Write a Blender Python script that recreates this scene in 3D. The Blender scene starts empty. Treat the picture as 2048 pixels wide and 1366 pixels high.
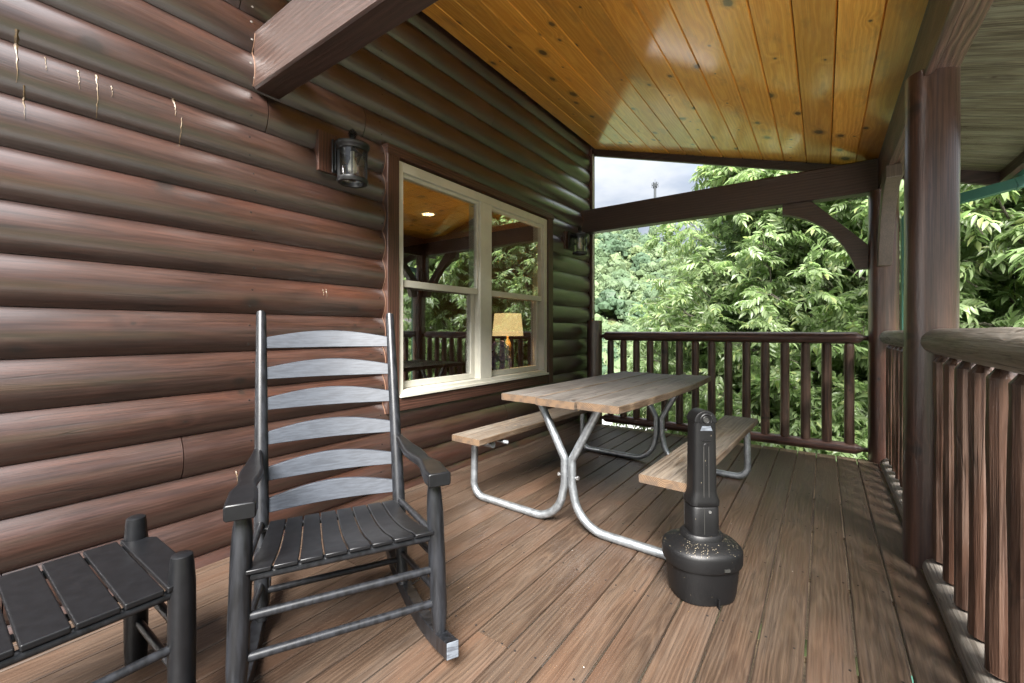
import bpy, math, random
import numpy as np
from mathutils import Vector, Matrix
R = math.radians
PI = math.pi
random.seed(7)
scene = bpy.context.scene
C = scene.collection

# ------------------------------------------------------------------ camera, sky, sun, exposure
CAM_H = 1.14
cd = bpy.data.cameras.new('camera')
cam = bpy.data.objects.new('camera', cd); C.objects.link(cam)
cam.location = (0, 0, CAM_H)
cam.rotation_euler = (R(90), 0, R(35.678))
cd.sensor_width = 36.0
cd.lens = 867.0 / 2048 * 36
cd.shift_y = -22.0 / 2048
cd.clip_start = 0.02
cd.clip_end = 3000
scene.camera = cam
SUN_EL, SUN_AZ = 46.0, 154.0          # azimuth measured clockwise from +Y (towards +X)
SKY_STRENGTH = 0.09
SUN_STRENGTH = 4.4
EXPOSURE = 2.85
world = bpy.data.worlds.new('World'); scene.world = world; world.use_nodes = True
sd = bpy.data.lights.new('sun', 'SUN'); sd.energy = SUN_STRENGTH; sd.angle = R(32); sd.color = (1.0, 0.965, 0.92)
sun = bpy.data.objects.new('sun', sd); C.objects.link(sun)
_s = Vector((math.sin(R(SUN_AZ))*math.cos(R(SUN_EL)), math.cos(R(SUN_AZ))*math.cos(R(SUN_EL)), math.sin(R(SUN_EL))))
sun.rotation_euler = _s.to_track_quat('Z', 'Y').to_euler()
scene.render.engine = 'CYCLES'
scene.cycles.use_denoising = True
scene.cycles.denoiser = 'OPENIMAGEDENOISE'
scene.cycles.denoising_input_passes = 'RGB_ALBEDO_NORMAL'
scene.cycles.denoising_prefilter = 'NONE'
scene.cycles.max_bounces = 7
scene.cycles.diffuse_bounces = 5
scene.cycles.use_adaptive_sampling = True
scene.cycles.adaptive_threshold = 0.015
scene.cycles.glossy_bounces = 4
scene.cycles.transparent_max_bounces = 12
scene.cycles.sample_clamp_indirect = 6.0
scene.cycles.caustics_reflective = False
scene.cycles.caustics_refractive = False
vs = scene.view_settings
vs.view_transform = 'Standard'; vs.look = 'None'; vs.exposure = EXPOSURE; vs.gamma = 1.0; vs.use_curve_mapping = False


# ------------------------------------------------------------------ node helper
class NT:
    def __init__(self, tree):
        self.t = tree; tree.nodes.clear()
    def n(self, typ, **kw):
        nd = self.t.nodes.new(typ)
        for k, v in kw.items(): setattr(nd, k, v)
        return nd
    def link(self, a, b): self.t.links.new(a, b)
    def put(self, sock, v):
        if hasattr(v, 'is_linked') or isinstance(v, bpy.types.NodeSocket): self.link(v, sock)
        elif v is not None:
            sock.default_value = v
    def m(self, op, a, b=None, c=None, clamp=False):
        nd = self.n('ShaderNodeMath', operation=op); nd.use_clamp = clamp
        self.put(nd.inputs[0], a)
        if b is not None: self.put(nd.inputs[1], b)
        if c is not None: self.put(nd.inputs[2], c)
        return nd.outputs[0]
    def mr(self, v, a, b, c=0.0, d=1.0, smooth=True):
        nd = self.n('ShaderNodeMapRange', interpolation_type='SMOOTHSTEP' if smooth else 'LINEAR')
        for i, x in enumerate((v, a, b, c, d)): self.put(nd.inputs[i], x)
        return nd.outputs[0]
    def mix(self, f, a, b, blend='MIX'):
        nd = self.n('ShaderNodeMix', data_type='RGBA', blend_type=blend)
        self.put(nd.inputs[0], f)
        for s, v in ((nd.inputs[6], a), (nd.inputs[7], b)):
            if isinstance(v, tuple) and len(v) == 3: v = v + (1,)
            self.put(s, v)
        return nd.outputs[2]
    def xyz(self, x, y, z):
        nd = self.n('ShaderNodeCombineXYZ')
        for i, v in enumerate((x, y, z)): self.put(nd.inputs[i], v)
        return nd.outputs[0]
    def noise(self, vec, scale=1.0, detail=2.0, rough=0.5, dist=0.0):
        nd = self.n('ShaderNodeTexNoise')
        self.put(nd.inputs['Vector'], vec)
        nd.inputs['Scale'].default_value = scale; nd.inputs['Detail'].default_value = detail
        nd.inputs['Roughness'].default_value = rough; nd.inputs['Distortion'].default_value = dist
        return nd
    def vor(self, vec, scale=1.0, rnd=1.0, dim='3D'):
        nd = self.n('ShaderNodeTexVoronoi', voronoi_dimensions=dim)
        self.put(nd.inputs['Vector'], vec); nd.inputs['Scale'].default_value = scale
        nd.inputs['Randomness'].default_value = rnd
        return nd
    def sep(self, v):
        nd = self.n('ShaderNodeSeparateXYZ'); self.put(nd.inputs[0], v); return nd.outputs


def principled(T, base, rough=0.5, metal=0.0, spec=0.5, normal=None, coat=0.0, coat_rough=0.1, coat_ior=1.5):
    p = T.n('ShaderNodeBsdfPrincipled')
    if isinstance(base, tuple): base = base + (1,) if len(base) == 3 else base
    T.put(p.inputs['Base Color'], base)
    T.put(p.inputs['Roughness'], rough)
    T.put(p.inputs['Metallic'], metal)
    p.inputs['Specular IOR Level'].default_value = spec
    T.put(p.inputs['Coat Weight'], coat); T.put(p.inputs['Coat Roughness'], coat_rough)
    p.inputs['Coat IOR'].default_value = coat_ior
    if normal is not None: T.link(normal, p.inputs['Normal'])
    return p


def finish(T, shader):
    o = T.n('ShaderNodeOutputMaterial'); T.link(shader, o.inputs['Surface'])


def new_mat(name):
    m = bpy.data.materials.new(name); m.use_nodes = True
    return m, NT(m.node_tree)


# world: overcast sky built from the Nishita sky and broken cloud
def build_world():
    T = NT(world.node_tree)
    sky = T.n('ShaderNodeTexSky', sky_type='NISHITA')
    sky.sun_disc = False; sky.sun_elevation = R(SUN_EL); sky.sun_rotation = R(SUN_AZ)
    sky.air_density = 1.0; sky.dust_density = 1.5; sky.ozone_density = 1.0
    tc = T.n('ShaderNodeTexCoord')
    x, y, z = T.sep(tc.outputs['Generated'])
    zz = T.m('ADD', T.m('MAXIMUM', z, 0.0), 0.12)
    v = T.xyz(T.m('DIVIDE', x, zz), T.m('DIVIDE', y, zz), 0.0)
    n1 = T.noise(v, 0.9, 6.0, 0.55, 0.3).outputs[0]
    n2 = T.noise(v, 2.6, 5.0, 0.6, 0.2).outputs[0]
    dens = T.m('ADD', T.m('MULTIPLY', n1, 0.65), T.m('MULTIPLY', n2, 0.35))
    shade = T.mr(dens, 0.40, 0.62)
    cloud = T.mix(shade, (2.42, 2.46, 2.54), (1.45, 1.62, 1.92))
    # overcast skies are brighter overhead than at the horizon
    zp = T.m('MAXIMUM', z, 0.0)
    grad = T.m('ADD', 0.33, T.m('MULTIPLY', T.m('MULTIPLY', zp, zp), 2.7))
    cl = T.mix(1.0, cloud, T.xyz(grad, grad, grad), 'MULTIPLY')
    cover = T.mr(T.noise(v, 0.55, 4.0, 0.5, 0.0).outputs[0], 0.30, 0.44)
    col = T.mix(T.m('ADD', T.m('MULTIPLY', cover, 0.35), 0.60), sky.outputs[0], cl)
    bg = T.n('ShaderNodeBackground'); T.link(col, bg.inputs[0]); bg.inputs[1].default_value = SKY_STRENGTH
    o = T.n('ShaderNodeOutputWorld'); T.link(bg.outputs[0], o.inputs[0])
build_world()


# ------------------------------------------------------------------ materials
def wood(name, axis, dark, light, rough=0.5, freq=260, ring=0.55, streak=0.45, knot=0.25, knot_col=(0.03, 0.015, 0.008),
         knot_size=0.075, coat=0.0, coat_rough=0.1, bump=0.25, grey=0.0, grey_col=(0.3, 0.28, 0.26), vary=0.35,
         specks=0.0, spec=0.5, hue=None, warp=1.0, blotch=0.3, cracks=0.0, stains=0.0, stain_col=(0.05, 0.04, 0.03), coat_ior=1.5, grain=0.22, worn_end=None, gl=0.45):
    m, T = new_mat(name)
    tc = T.n('ShaderNodeTexCoord'); o = T.sep(tc.outputs['Object'])
    order = {'Y': (0, 2, 1), 'X': (1, 2, 0), 'Z': (0, 1, 2), 'YZ': (2, 0, 1), 'XZ': (2, 1, 0), 'ZY': (1, 0, 2)}[axis]
    a, b, L = o[order[0]], o[order[1]], o[order[2]]
    rnd = T.n('ShaderNodeObjectInfo').outputs['Random']
    r2 = T.m('FRACT', T.m('MULTIPLY', rnd, 17.31)); r3 = T.m('FRACT', T.m('MULTIPLY', rnd, 71.7))
    L1 = T.m('ADD', L, T.m('MULTIPLY', rnd, 53.0))
    low = T.noise(T.xyz(T.m('MULTIPLY', L1, 1.3), T.m('MULTIPLY', a, 5.0), T.m('ADD', T.m('MULTIPLY', b, 5.0), T.m('MULTIPLY', r2, 9.0))), 1.0, 3.0, 0.5)
    lx, ly, lz = T.sep(low.outputs['Color'])
    kv = T.vor(T.xyz(T.m('MULTIPLY', L1, 3.6), T.m('ADD', T.m('MULTIPLY', T.m('ADD', a, T.m('MULTIPLY', b, 0.35)), 4.6), T.m('MULTIPLY', r3, 7.0)), 0.0), 1.0, 1.0, '2D')
    kr = T.sep(kv.outputs['Color'])
    kd = T.m('ADD', kv.outputs['Distance'], T.m('ADD', T.m('MULTIPLY', T.m('SUBTRACT', lz, 0.5), 0.06), T.m('MULTIPLY', T.m('SUBTRACT', T.noise(T.xyz(T.m('MULTIPLY', L1, 45.0), T.m('MULTIPLY', a, 60.0), rnd), 1.0, 2.0).outputs[0], 0.5), 0.05)))
    kon = T.m('LESS_THAN', kr[0], knot)
    ksz = T.m('MULTIPLY', T.m('ADD', 0.30, T.m('MULTIPLY', T.m('POWER', kr[1], 2.0), 1.25)), knot_size)
    kmask = T.m('MULTIPLY', T.mr(kd, T.m('MULTIPLY', ksz, 0.7), T.m('MULTIPLY', ksz, 1.25), 1.0, 0.0), kon)
    kwarp = T.m('MULTIPLY', T.mr(kd, 0.0, 0.34, 0.028, 0.0), kon)
    a1 = T.m('ADD', a, T.m('ADD', T.m('MULTIPLY', T.m('SUBTRACT', r2, 0.5), 0.12), T.m('MULTIPLY', T.m('SUBTRACT', lx, 0.5), 0.05 * warp)))
    b1 = T.m('ADD', b, T.m('ADD', T.m('ADD', 0.03, T.m('MULTIPLY', r3, 0.05)), T.m('MULTIPLY', T.m('SUBTRACT', ly, 0.5), 0.13 * warp)))
    rad = T.m('ADD', T.m('SQRT', T.m('ADD', T.m('MULTIPLY', a1, a1), T.m('MULTIPLY', b1, b1))), kwarp)
    fine = T.noise(T.xyz(T.m('MULTIPLY', L1, 6.0 * gl), T.m('MULTIPLY', a, 120.0), T.m('MULTIPLY', b, 120.0)), 1.0, 4.0, 0.65)
    rg = T.m('ADD', T.m('MULTIPLY', T.m('SINE', T.m('ADD', T.m('MULTIPLY', rad, freq * 6.283 / 4), T.m('MULTIPLY', fine.outputs[0], 1.2))), 0.5), 0.5)
    rg = T.m('POWER', rg, 1.6)
    st = T.mr(fine.outputs[0], 0.3, 0.7)
    blo = T.noise(T.xyz(T.m('MULTIPLY', L1, 2.2), T.m('MULTIPLY', a, 9.0), T.m('MULTIPLY', b, 9.0)), 1.0, 4.0, 0.6).outputs[0]
    fac = T.m('ADD', T.m('ADD', T.m('MULTIPLY', rg, ring), T.m('MULTIPLY', st, streak)), T.m('MULTIPLY', T.m('SUBTRACT', blo, 0.5), blotch * 2), clamp=True)
    col = T.mix(fac, dark, light)
    if hue is not None:
        col = T.mix(T.m('MULTIPLY', T.mr(lz, 0.4, 0.7), T.m('MULTIPLY', r3, 0.8)), col, hue)
    f2 = T.noise(T.xyz(T.m('MULTIPLY', L1, 14.0 * gl), T.m('MULTIPLY', a, 210.0), T.m('MULTIPLY', b, 210.0)), 1.0, 3.0, 0.7).outputs[0]
    f3 = T.noise(T.xyz(T.m('MULTIPLY', L1, 7.0 * gl), T.m('MULTIPLY', a, 85.0), T.m('MULTIPLY', b, 85.0)), 1.0, 4.0, 0.7).outputs[0]
    pore = T.mr(f3, 0.56, 0.64)
    gk = T.m('MULTIPLY', T.m('ADD', 1.0 - grain * 0.5, T.m('MULTIPLY', T.mr(f2, 0.40, 0.60), grain)), T.m('SUBTRACT', 1.0, T.m('MULTIPLY', pore, grain * 0.9)))
    col = T.mix(1.0, col, T.xyz(gk, gk, gk), 'MULTIPLY')
    br = T.m('ADD', 1.0 - vary / 2, T.m('MULTIPLY', r2, vary))
    col = T.mix(1.0, col, T.xyz(br, br, br), 'MULTIPLY')
    if grey > 0:
        gm = T.m('MULTIPLY', T.mr(T.m('ADD', blo, T.m('MULTIPLY', T.m('SUBTRACT', st, 0.5), 0.25)), 0.35, 0.75), grey)
        col = T.mix(gm, col, grey_col)
    if stains > 0:
        sn = T.noise(T.xyz(T.m('MULTIPLY', L1, 3.0), T.m('MULTIPLY', a, 8.0), b), 1.0, 6.0, 0.65).outputs[0]
        col = T.mix(T.m('MULTIPLY', T.mr(sn, 0.52, 0.70), stains), col, stain_col)
    col = T.mix(T.m('MULTIPLY', T.m('MULTIPLY', T.mr(kd, T.m('MULTIPLY', ksz, 1.0), T.m('MULTIPLY', ksz, 2.3), 1.0, 0.0), kon), 0.35), col, knot_col)
    col = T.mix(T.m('MULTIPLY', kmask, 0.85), col, knot_col)
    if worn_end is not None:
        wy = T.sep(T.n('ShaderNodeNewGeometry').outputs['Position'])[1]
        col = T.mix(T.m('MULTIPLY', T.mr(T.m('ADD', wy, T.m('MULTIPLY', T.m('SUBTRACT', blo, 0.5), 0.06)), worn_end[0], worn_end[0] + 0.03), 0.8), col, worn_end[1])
    hgt = T.m('ADD', T.m('MULTIPLY', rg, 0.5), T.m('MULTIPLY', st, 0.5))
    if cracks > 0:
        cn = T.noise(T.xyz(T.m('MULTIPLY', L1, 1.6), T.m('MULTIPLY', a, 42.0), T.m('MULTIPLY', b, 42.0)), 1.0, 1.0, 0.4).outputs[0]
        cm = T.m('MULTIPLY', T.mr(T.m('ABSOLUTE', T.m('SUBTRACT', cn, 0.5)), 0.0, 0.035, 1.0, 0.0), T.mr(blo, 0.50, 0.62))
        col = T.mix(T.m('MULTIPLY', cm, cracks), col, (0.015, 0.01, 0.008))
        hgt = T.m('SUBTRACT', hgt, cm)
    if specks > 0:
        sv = T.vor(T.xyz(T.m('ADD', o[0], T.m('MULTIPLY', rnd, 5.0)), T.m('ADD', o[1], T.m('MULTIPLY', rnd, 9.0)), 0.0), 28.0, 1.0, '2D')
        sr = T.sep(sv.outputs['Color'])
        sm = T.m('MULTIPLY', T.mr(sv.outputs['Distance'], 0.04, 0.075, 1.0, 0.0), T.m('LESS_THAN', sr[0], specks))
        col = T.mix(T.m('MULTIPLY', sm, 0.75), col, T.mix(T.m('GREATER_THAN', sr[1], 0.45), (0.02, 0.015, 0.012), (0.62, 0.6, 0.57)))
    bp = T.n('ShaderNodeBump'); bp.inputs['Strength'].default_value = bump; bp.inputs['Distance'].default_value = 0.004
    T.link(hgt, bp.inputs['Height'])
    rgh = T.m('ADD', rough - 0.08, T.m('MULTIPLY', blo, 0.16))
    p = principled(T, col, rgh, 0.0, spec, bp.outputs[0], coat, coat_rough, coat_ior)
    finish(T, p.outputs[0])
    return m


def plain(name, col, rough=0.5, metal=0.0, spec=0.4, mott=0.15, scale=30.0, bump=0.0, coat=0.0, col2=None, stretch=None):
    m, T = new_mat(name)
    tc = T.n('ShaderNodeTexCoord'); v = tc.outputs['Object']
    if stretch:
        o = T.sep(v); v = T.xyz(*[T.m('MULTIPLY', o[i], stretch[i]) for i in range(3)])
    nz = T.noise(v, scale, 5.0, 0.6).outputs[0]
    c2 = col2 or tuple(x * (1 - mott * 1.6) for x in col)
    c = T.mix(T.mr(nz, 0.32, 0.68), c2, col)
    nm = None
    if bump:
        bp = T.n('ShaderNodeBump'); bp.inputs['Strength'].default_value = bump; bp.inputs['Distance'].default_value = 0.002
        T.link(nz, bp.inputs['Height']); nm = bp.outputs[0]
    p = principled(T, c, T.m('ADD', rough - 0.06, T.m('MULTIPLY', nz, 0.12)), metal, spec, nm, coat)
    finish(T, p.outputs[0]); return m


M = {}
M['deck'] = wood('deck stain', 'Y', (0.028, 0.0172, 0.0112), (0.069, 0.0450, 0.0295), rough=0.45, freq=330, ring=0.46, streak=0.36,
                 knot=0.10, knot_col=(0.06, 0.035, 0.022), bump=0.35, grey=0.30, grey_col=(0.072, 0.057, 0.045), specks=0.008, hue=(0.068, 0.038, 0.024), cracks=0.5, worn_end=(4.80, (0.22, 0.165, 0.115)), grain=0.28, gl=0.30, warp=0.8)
M['log'] = wood('dark log stain', 'YZ', (0.0135, 0.0056, 0.0039), (0.049, 0.0205, 0.0138), rough=0.38, freq=120, ring=0.30, streak=0.40,
                knot=0.24, knot_col=(0.010, 0.007, 0.006), knot_size=0.095, grain=0.45, coat=1.0, coat_rough=0.28, coat_ior=1.65, bump=0.25, vary=0.25, hue=(0.055, 0.0185, 0.0105),
                blotch=0.35, cracks=0.8, grey=0.3, grey_col=(0.048, 0.033, 0.029))
M['trim'] = wood('dark trim stain', 'ZY', (0.022, 0.010, 0.007), (0.085, 0.037, 0.024), rough=0.42, freq=200, knot=0.05, bump=0.25, vary=0.4, cracks=0.3)
M['trim_y'] = wood('dark trim stain lengthwise', 'YZ', (0.022, 0.010, 0.007), (0.080, 0.036, 0.025), rough=0.42, freq=200, knot=0.05, bump=0.25, vary=0.4, cracks=0.3)
M['ceil'] = wood('varnished pine', 'Y', (0.63, 0.255, 0.027), (0.86, 0.455, 0.085), rough=0.36, freq=170, ring=0.45, streak=0.35, knot=0.40,
                 knot_col=(0.045, 0.018, 0.007), knot_size=0.105, coat=0.9, coat_rough=0.12, grain=0.12, bump=0.10, vary=0.42, hue=(0.70, 0.29, 0.035), blotch=0.35,
                 stains=0.35, stain_col=(0.16, 0.08, 0.03))
M['beam_x'] = wood('beam stain across', 'XZ', (0.019, 0.0098, 0.0074), (0.050, 0.028, 0.0215), rough=0.42, freq=150, knot=0.05, bump=0.3, cracks=0.4)
M['beam_y'] = wood('beam stain along', 'YZ', (0.030, 0.016, 0.011), (0.120, 0.066, 0.048), rough=0.45, freq=150, knot=0.05, bump=0.3, cracks=0.4)
M['post'] = wood('log post stain', 'Z', (0.026, 0.0125, 0.009), (0.105, 0.054, 0.039), rough=0.36, freq=120, ring=0.35, streak=0.6, knot=0.16,
                 knot_col=(0.014, 0.010, 0.008), knot_size=0.08, coat=0.7, coat_rough=0.25, bump=0.25, hue=(0.085, 0.032, 0.020), cracks=0.5)
M['brace'] = wood('brace wood', 'Z', (0.050, 0.036, 0.026), (0.12, 0.092, 0.068), rough=0.5, freq=60, ring=0.15, knot=0.05, bump=0.25)
M['baluster'] = wood('peeled baluster stain', 'Z', (0.026, 0.012, 0.0078), (0.115, 0.062, 0.041), rough=0.38, freq=110, knot=0.22, knot_col=(0.014, 0.009, 0.007),
                     knot_size=0.07, bump=0.5, hue=(0.085, 0.034, 0.018), vary=0.5, cracks=0.6, grey=0.35, grey_col=(0.20, 0.145, 0.115))
M['rail_x'] = wood('end rail stain', 'XZ', (0.030, 0.013, 0.009), (0.115, 0.055, 0.040), rough=0.40, freq=110, knot=0.10, bump=0.4, cracks=0.4)
M['rail_old'] = wood('weathered rail', 'Y', (0.090, 0.076, 0.062), (0.27, 0.24, 0.205), rough=0.62, freq=120, ring=0.22, warp=0.4, knot=0.22, knot_col=(0.05, 0.04, 0.03),
                     knot_size=0.06, bump=0.6, cracks=0.9, grey=0.6, grey_col=(0.225, 0.21, 0.185), vary=0.2)
M['tabletop'] = wood('weathered table plank', 'Y', (0.036, 0.029, 0.024), (0.128, 0.113, 0.099), rough=0.62, freq=230, ring=0.65, streak=0.35, knot=0.06,
                     bump=0.5, grey=0.8, grey_col=(0.138, 0.128, 0.116), stains=0.9, stain_col=(0.055, 0.050, 0.045), cracks=0.8, vary=0.15, warp=0.6)
M['bench'] = wood('bench plank', 'Y', (0.050, 0.035, 0.024), (0.132, 0.106, 0.080), rough=0.58, freq=200, ring=0.75, streak=0.3, knot=0.05,
                  bump=0.55, grey=0.6, grey_col=(0.160, 0.142, 0.120), stains=0.3, stain_col=(0.14, 0.09, 0.05), cracks=0.5, vary=0.12, warp=0.8)
M['rim'] = wood('rim joist', 'X', (0.10, 0.07, 0.04), (0.26, 0.19, 0.12), rough=0.6, freq=160, bump=0.3)
M['soffit'] = wood('rough soffit plywood', 'X', (0.035, 0.028, 0.015), (0.15, 0.125, 0.070), rough=0.7, freq=90, ring=0.25, streak=0.75, knot=0.04,
                   bump=0.6, grey=0.55, grey_col=(0.15, 0.165, 0.115), stains=0.8, stain_col=(0.035, 0.028, 0.018), vary=0.1, blotch=0.7)
M['black'] = plain('worn black paint', (0.0035, 0.0038, 0.0045), 0.34, spec=0.32, scale=55, bump=0.08, col2=(0.0125, 0.0135, 0.016), stretch=(1, 1, 0.12))
M['black_slat'] = plain('bluish black back slat', (0.015, 0.018, 0.024), 0.44, scale=16, bump=0.10, col2=(0.030, 0.035, 0.044), stretch=(0.8, 6, 9))  # back slats are a lighter, bluer black than the posts
M['black_seat'] = plain('black seat paint', (0.0030, 0.0032, 0.0038), 0.36, spec=0.28, scale=30, bump=0.04, col2=(0.0048, 0.0051, 0.0060))
M['pale_grey'] = plain('pale blue grey', (0.11, 0.125, 0.145), 0.6, scale=25, col2=(0.045, 0.05, 0.06), stretch=(1, 1, 5))  # pale blue-grey for the rocker ends and the emblem plate
M['galv'] = plain('galvanised steel', (0.34, 0.365, 0.385), 0.44, metal=0.85, scale=26, mott=0.22, bump=0.05)
M['zinc_bolt'] = plain('zinc bolt', (0.5, 0.5, 0.5), 0.35, metal=0.9)
M['vinyl'] = plain('cream vinyl', (0.50, 0.488, 0.42), 0.42, mott=0.06, scale=9)
M['gasket'] = plain('dark gasket', (0.02, 0.02, 0.018), 0.6)
M['iron'] = plain('black iron', (0.012, 0.012, 0.013), 0.38, scale=60, bump=0.06)
M['caulk'] = plain('tan caulk', (0.16, 0.085, 0.05), 0.6)
M['downspout'] = plain('green painted metal', (0.024, 0.092, 0.068), 0.35, mott=0.12, scale=8)
M['copper_stain'] = plain('amber sap', (0.105, 0.070, 0.032), 0.5, scale=120, col2=(0.045, 0.028, 0.016))
M['nail'] = plain('nail head', (0.45, 0.43, 0.40), 0.4, metal=0.6)
M['nail_dark'] = plain('sunk nail', (0.012, 0.009, 0.008), 0.6)
M['concrete'] = plain('pale driveway', (0.36, 0.35, 0.34), 0.85, scale=4, mott=0.15)
M['room_wall'] = plain('inner wall', (0.10, 0.05, 0.03), 0.6, scale=5)
M['room_floor'] = plain('inner floor', (0.08, 0.05, 0.035), 0.5, scale=5)
M['brass'] = plain('brass', (0.30, 0.20, 0.065), 0.5, metal=0.6, scale=70, col2=(0.05, 0.03, 0.01))
M['purple'] = plain('purple fabric', (0.30, 0.16, 0.58), 0.7, scale=18, col2=(0.62, 0.58, 0.72))
M['lilac'] = plain('lilac petals', (0.80, 0.77, 0.86), 0.7, scale=30, col2=(0.36, 0.24, 0.56))
M['shingle'] = plain('grey shingle', (0.13, 0.12, 0.115), 0.9, scale=12, mott=0.3)
M['siding'] = plain('brown siding', (0.12, 0.07, 0.045), 0.7, scale=3)
M['steel_far'] = plain('tower steel', (0.03, 0.035, 0.04), 0.7, scale=3)


def mat_plastic():
    m, T = new_mat('black moulded plastic with sand')
    tc = T.n('ShaderNodeTexCoord'); o = tc.outputs['Object']
    pos = T.n('ShaderNodeNewGeometry')
    nz = T.sep(pos.outputs['Normal'])[2]
    oz = T.sep(o)[2]
    v = T.vor(o, 230.0); r = T.sep(v.outputs['Color'])
    top = T.m('MULTIPLY', T.mr(nz, 0.4, 0.7), T.mr(oz, 0.30, 0.34, 1.0, 0.0))
    thr = T.m('ADD', 0.003, T.m('MULTIPLY', top, T.m('MULTIPLY', T.mr(T.noise(o, 9.0, 3.0).outputs[0], 0.42, 0.62), 0.22)))
    sp = T.m('MULTIPLY', T.m('LESS_THAN', r[0], thr), T.mr(v.outputs['Distance'], 0.25, 0.38, 1.0, 0.0))
    c = T.mix(sp, (0.0032, 0.0032, 0.0035), T.mix(r[1], (0.12, 0.095, 0.06), (0.30, 0.26, 0.18)))
    n = T.noise(o, 220.0, 3.0).outputs[0]
    bp = T.n('ShaderNodeBump'); bp.inputs['Strength'].default_value = 0.25; bp.inputs['Distance'].default_value = 0.001
    T.link(T.m('ADD', n, sp), bp.inputs['Height'])
    p = principled(T, c, T.m('ADD', 0.40, T.m('MULTIPLY', n, 0.15)), 0, 0.3, bp.outputs[0]); finish(T, p.outputs[0])
    return m
M['plastic'] = mat_plastic()


def mat_glass(name, base, scale):
    m, T = new_mat(name)
    lw = T.n('ShaderNodeLayerWeight'); lw.inputs[0].default_value = 0.5
    f = T.m('ADD', base, T.m('MULTIPLY', T.m('POWER', lw.outputs['Facing'], 4.0), scale), clamp=True)
    tr = T.n('ShaderNodeBsdfTransparent'); tr.inputs[0].default_value = (0.93, 0.95, 0.93, 1)
    gl = T.n('ShaderNodeBsdfGlossy'); gl.inputs['Roughness'].default_value = 0.0; gl.inputs[0].default_value = (0.95, 0.97, 1, 1)
    tc = T.n('ShaderNodeTexCoord')
    bp = T.n('ShaderNodeBump'); bp.inputs['Strength'].default_value = 0.03; bp.inputs['Distance'].default_value = 0.02
    T.link(T.noise(tc.outputs['Object'], 1.3, 1.0).outputs[0], bp.inputs['Height']); T.link(bp.outputs[0], gl.inputs['Normal'])
    mx = T.n('ShaderNodeMixShader'); T.link(f, mx.inputs[0]); T.link(tr.outputs[0], mx.inputs[1]); T.link(gl.outputs[0], mx.inputs[2])
    finish(T, mx.outputs[0]); return m
M['glass'] = mat_glass('coated window glass', 0.25, 0.9)
M['lantern_glass'] = mat_glass('seeded lantern glass', 0.06, 0.8)


def mat_emit(name, col, strength, base=None):
    m, T = new_mat(name)
    p = principled(T, base or col, 0.6)
    p.inputs['Emission Color'].default_value = col + (1,); p.inputs['Emission Strength'].default_value = strength
    finish(T, p.outputs[0]); return m
M['shade'] = mat_emit('lit lamp shade', (0.80, 0.55, 0.24), 0.22, (0.6, 0.48, 0.3))
M['canlight'] = mat_emit('lit recessed lamp', (1.0, 0.62, 0.24), 0.5)


def mat_leaf(name, c1, c2, c3, rough=0.42, trans=0.35):
    m, T = new_mat(name)
    g = T.n('ShaderNodeNewGeometry'); ri = g.outputs['Random Per Island']
    oi = T.n('ShaderNodeObjectInfo').outputs['Random']
    r = T.m('FRACT', T.m('ADD', ri, oi))
    c = T.mix(T.mr(r, 0.0, 0.75), c1, c2)
    c = T.mix(T.mr(r, 0.86, 0.98), c, c3)
    p = principled(T, c, rough, 0, 0.5)
    tl = T.n('ShaderNodeBsdfTranslucent'); T.link(T.mix(1.0, c, (1.75, 1.95, 1.45), 'MULTIPLY'), tl.inputs[0])
    mx = T.n('ShaderNodeMixShader'); mx.inputs[0].default_value = trans
    T.link(p.outputs[0], mx.inputs[1]); T.link(tl.outputs[0], mx.inputs[2]); finish(T, mx.outputs[0]); return m
M['leaf'] = mat_leaf('hickory leaf', (0.112, 0.158, 0.070), (0.185, 0.238, 0.122), (0.25, 0.285, 0.12), rough=0.36, trans=0.52)
M['leaf_low'] = mat_leaf('undergrowth leaf', (0.110, 0.158, 0.066), (0.175, 0.230, 0.110), (0.24, 0.275, 0.12), rough=0.38, trans=0.52)


def mat_forest():
    m, T = new_mat('far forest leaves')
    at = T.n('ShaderNodeAttribute'); at.attribute_name = 'tint'
    g = T.n('ShaderNodeNewGeometry'); ri = g.outputs['Random Per Island']
    c = T.mix(at.outputs['Fac'], (0.046, 0.080, 0.042), (0.122, 0.162, 0.072))
    nz = T.noise(g.outputs['Position'], 1.1, 3.0, 0.7).outputs[0]
    k = T.m('ADD', T.m('ADD', 0.35, T.m('MULTIPLY', ri, 0.3)), T.m('MULTIPLY', nz, 1.0)); c = T.mix(1.0, c, T.xyz(k, k, k), 'MULTIPLY')
    p = principled(T, c, 0.6, 0, 0.3)
    tl = T.n('ShaderNodeBsdfTranslucent'); T.link(c, tl.inputs[0])
    mx = T.n('ShaderNodeMixShader'); mx.inputs[0].default_value = 0.25
    T.link(p.outputs[0], mx.inputs[1]); T.link(tl.outputs[0], mx.inputs[2]); finish(T, mx.outputs[0]); return m
M['forest'] = mat_forest()
M['bark'] = plain('grey bark', (0.115, 0.10, 0.082), 0.85, scale=18, mott=0.3, bump=0.5, stretch=(1, 1, 0.25))
M['twig'] = plain('green twig', (0.12, 0.13, 0.05), 0.6)
M['ground'] = plain('grassy ground', (0.060, 0.085, 0.026), 0.95, scale=0.6, mott=0.3, col2=(0.085, 0.072, 0.040))


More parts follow.
